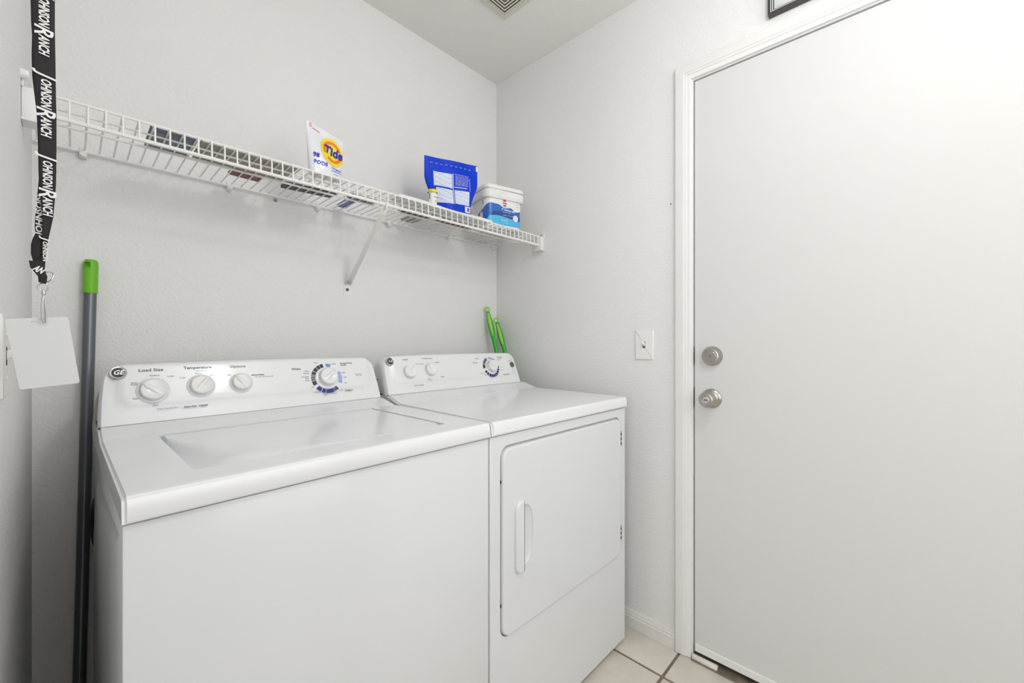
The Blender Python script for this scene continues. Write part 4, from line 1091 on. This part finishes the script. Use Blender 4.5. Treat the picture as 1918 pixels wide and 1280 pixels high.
bstrap = ribbon(back, lambda t: 0.0035 - 0.0015 * t, 'back_strap', bend=-0.001)
# loop over the hook at the top
tube(bmesh.new(), [(0, 0, 0), (0, 0, 1)], 1).free()
ribbon([(-33.0, 1770, -13.5, 1770), (-33, 1776, -13.5, 1776), (-33, 1779, -13.5, 1779), (-33, 1776, -13.5, 1776), (-30.0, 1770, -13.5, 1770)], lambda t: -0.0035 + 0.007 * t, 'top_loop')
# folded end stitched round the metal ring
kn = [(-35.2, 1230.5), (-23.7, 1231.1), (-22.0, 1217.8), (-20.7, 1213.6), (-21.5, 1205.1), (-27.7, 1206.2), (-28.0, 1212.8), (-34.2, 1223.0)]
mk = basis((0, LY - 0.004, 0), (1, 0, 0), (0, 0, 1), (0, -1, 0))
fold = obj('stitched_fold', plate(bmesh.new(), [(a / 1000, b / 1000) for a, b in kn][::-1], mk, -0.004, 0.0035, 0.0008), M['lanyard'], lan, sm=40)
obj('ring', T([(x_ / 1000, LY - 0.002 + 0.001 * math.sin(i), z_ / 1000) for i, (x_, z_) in enumerate([(-23.5, 1214.5), (-22.5, 1217.7), (-19.4, 1219.6), (-16.4, 1218.6), (-15.5, 1215.5), (-17.2, 1210.5), (-20.0, 1207.0), (-22.8, 1208.5)])], 0.0007, 8, closed=True), M['chrome'], lan)
obj('swivel_ring', T([(-24.1 / 1000 + 0.0043 * math.cos(a), LY - 0.002, 1.2005 + 0.0046 * math.sin(a)) for a in [2 * PI * k / 18 for k in range(18)]], 0.0008, 8, closed=True), M['chrome'], lan)
cl = bmesh.new()
lathe(cl, [(0, 0), (0.0016, 0.0005), (0.0022, 0.003), (0.0015, 0.006), (0, 0.0065)], basis((-0.0237, LY - 0.002, 1.1905), (1, 0, 0), (0, 1, 0), (0, 0, 1)), 14)
tube(cl, [(-0.0237, LY - 0.002, 1.191), (-0.0246, LY - 0.003, 1.185), (-0.0252, LY - 0.004, 1.174), (-0.0248, LY - 0.004, 1.163), (-0.0236, LY - 0.003, 1.1575), (-0.0222, LY - 0.001, 1.1580)], [0.0013, 0.0012, 0.0010, 0.0010, 0.0010, 0.0009], 8)
obj('snap_hook', cl, M['chrome'], lan)
obj('hook_gate', T([(-0.0232, LY - 0.002, 1.1900), (-0.0226, LY - 0.002, 1.180), (-0.0220, LY - 0.001, 1.168), (-0.0219, LY - 0.001, 1.159)], [0.0010, 0.0011, 0.0010, 0.0008], 8), M['chrome'], lan)
def band_text(parent, xmid, zt, k=1.0, m='print_white', name='printed_words', dy=-0.0047, length=0.0800, clip=None):
    X, Y, Z = (0, 0, -1), (1, 0, 0), (0, -1, 0)
    parts = [('J', 0.0, 0.0085, 0.0210, 0.0012), ('OHNSON', 0.0088, 0.0350, 0.0118, 0.0008), ('R', 0.0430, 0.0115, 0.0215, 0.0004), ('ANCH', 0.0540, 0.0245, 0.0118, 0.0008)]
    for w, s0, wd, sz, up in parts:
        if clip and w not in clip: continue
        f = length / 0.0800
        text(parent, name, M[m], w, basis((xmid + (up - 0.0018) * k, LY + dy, zt - (s0 + wd / 2) * f), X, Y, Z), sz * k, offset=0.00034 * k, shear=0.25, xs=-wd * f, extrude=0.00012, uid=round(zt, 3))
band_text(strap, -0.0226, 1.655); band_text(strap, -0.0228, 1.5575); band_text(strap, -0.0210, 1.4600); band_text(strap, -0.0199, 1.3620, k=0.92, dy=-0.0041, length=0.077)
band_text(strap, -0.0222, 1.262, k=0.45, dy=-0.0031, length=0.055, clip=('J', 'OHNSON'))
# reversed print of the other strand
def back_text(body, x, z0, z1, size, m):
    zl = abs(z0 - z1)
    text(bstrap, 'printed_words', M[m], body, basis((x, LY + 0.0012, (z0 + z1) / 2), (0, 0, 1), (-1, 0, 0), (0, -1, 0)), size, offset=0.0002, shear=0.2, xs=-zl)
back_text('JOHNSON', -0.0272, 1.262, 1.312, 0.0075, 'skirt')
text(fold, 'printed_words', M['print_white'], 'AN', basis((-0.0275, LY - 0.0077, 1.2205), (0.86, 0, -0.5), (0.5, 0, 0.86), (0, -1, 0)), 0.0098, offset=0.0004, shear=0.2, xs=-0.0095)
# white key card clipped to the lanyard
cardc = [(-54.2, 1161.0), (-3.8, 1166.0), (6.6, 1082.6), (-42.6, 1078.0)]
o_ = []
cs = [Vector((a / 1000, b / 1000)) for a, b in cardc]
rc_ = 0.0032
for i in range(4):
    p, a, b = cs[i], cs[i - 1], cs[(i + 1) % 4]
    da, db_ = (a - p).normalized(), (b - p).normalized()
    for k in range(5):
        t = k / 4; o_.append(tuple(p + da * rc_ * (1 - t) ** 2 + db_ * rc_ * t ** 2))
mk = basis((0, LY + 0.001, 0), (1, 0, 0), (0, 0, 1), (0, -1, 0))
cardb = plate(bmesh.new(), o_[::-1], mk, 0, 0.0011, 0.0003)
cut = B((-0.0335, LY - 0.01, 1.1572), (-0.0218, LY + 0.01, 1.1592), 0.0004, 1)
cardb = boolean(cardb, cut)
card = recenter(obj('key_card', cardb, M['card'], None, sm=40))
tag(card, 'blank white plastic card hanging tilted from the lanyard clip', 'card')
# wall hook that carries the lanyard, above the frame
hk = root('wall_hook', (XL, LY, 1.77), 'white wall hook carrying the black lanyard', 'hook')
obj('hook_plate', plate(bmesh.new(), rrect(-0.010, 0.010, -0.022, 0.022, 0.006, 4), basis((XL, LY, 1.775), (0, 1, 0), (0, 0, 1), (1, 0, 0)), 0, 0.003, 0.001), M['white_plastic'], hk)
obj('hook_arm', T([(XL + 0.002, LY, 1.772), (XL + 0.030, LY, 1.7735), (-0.012, LY, 1.7735), (-0.006, LY, 1.780), (-0.005, LY, 1.790)], 0.0030, 10), M['white_plastic'], hk)

flush_texts()
for o in bpy.data.objects:
    if '_o' in o.keys(): del o['_o']
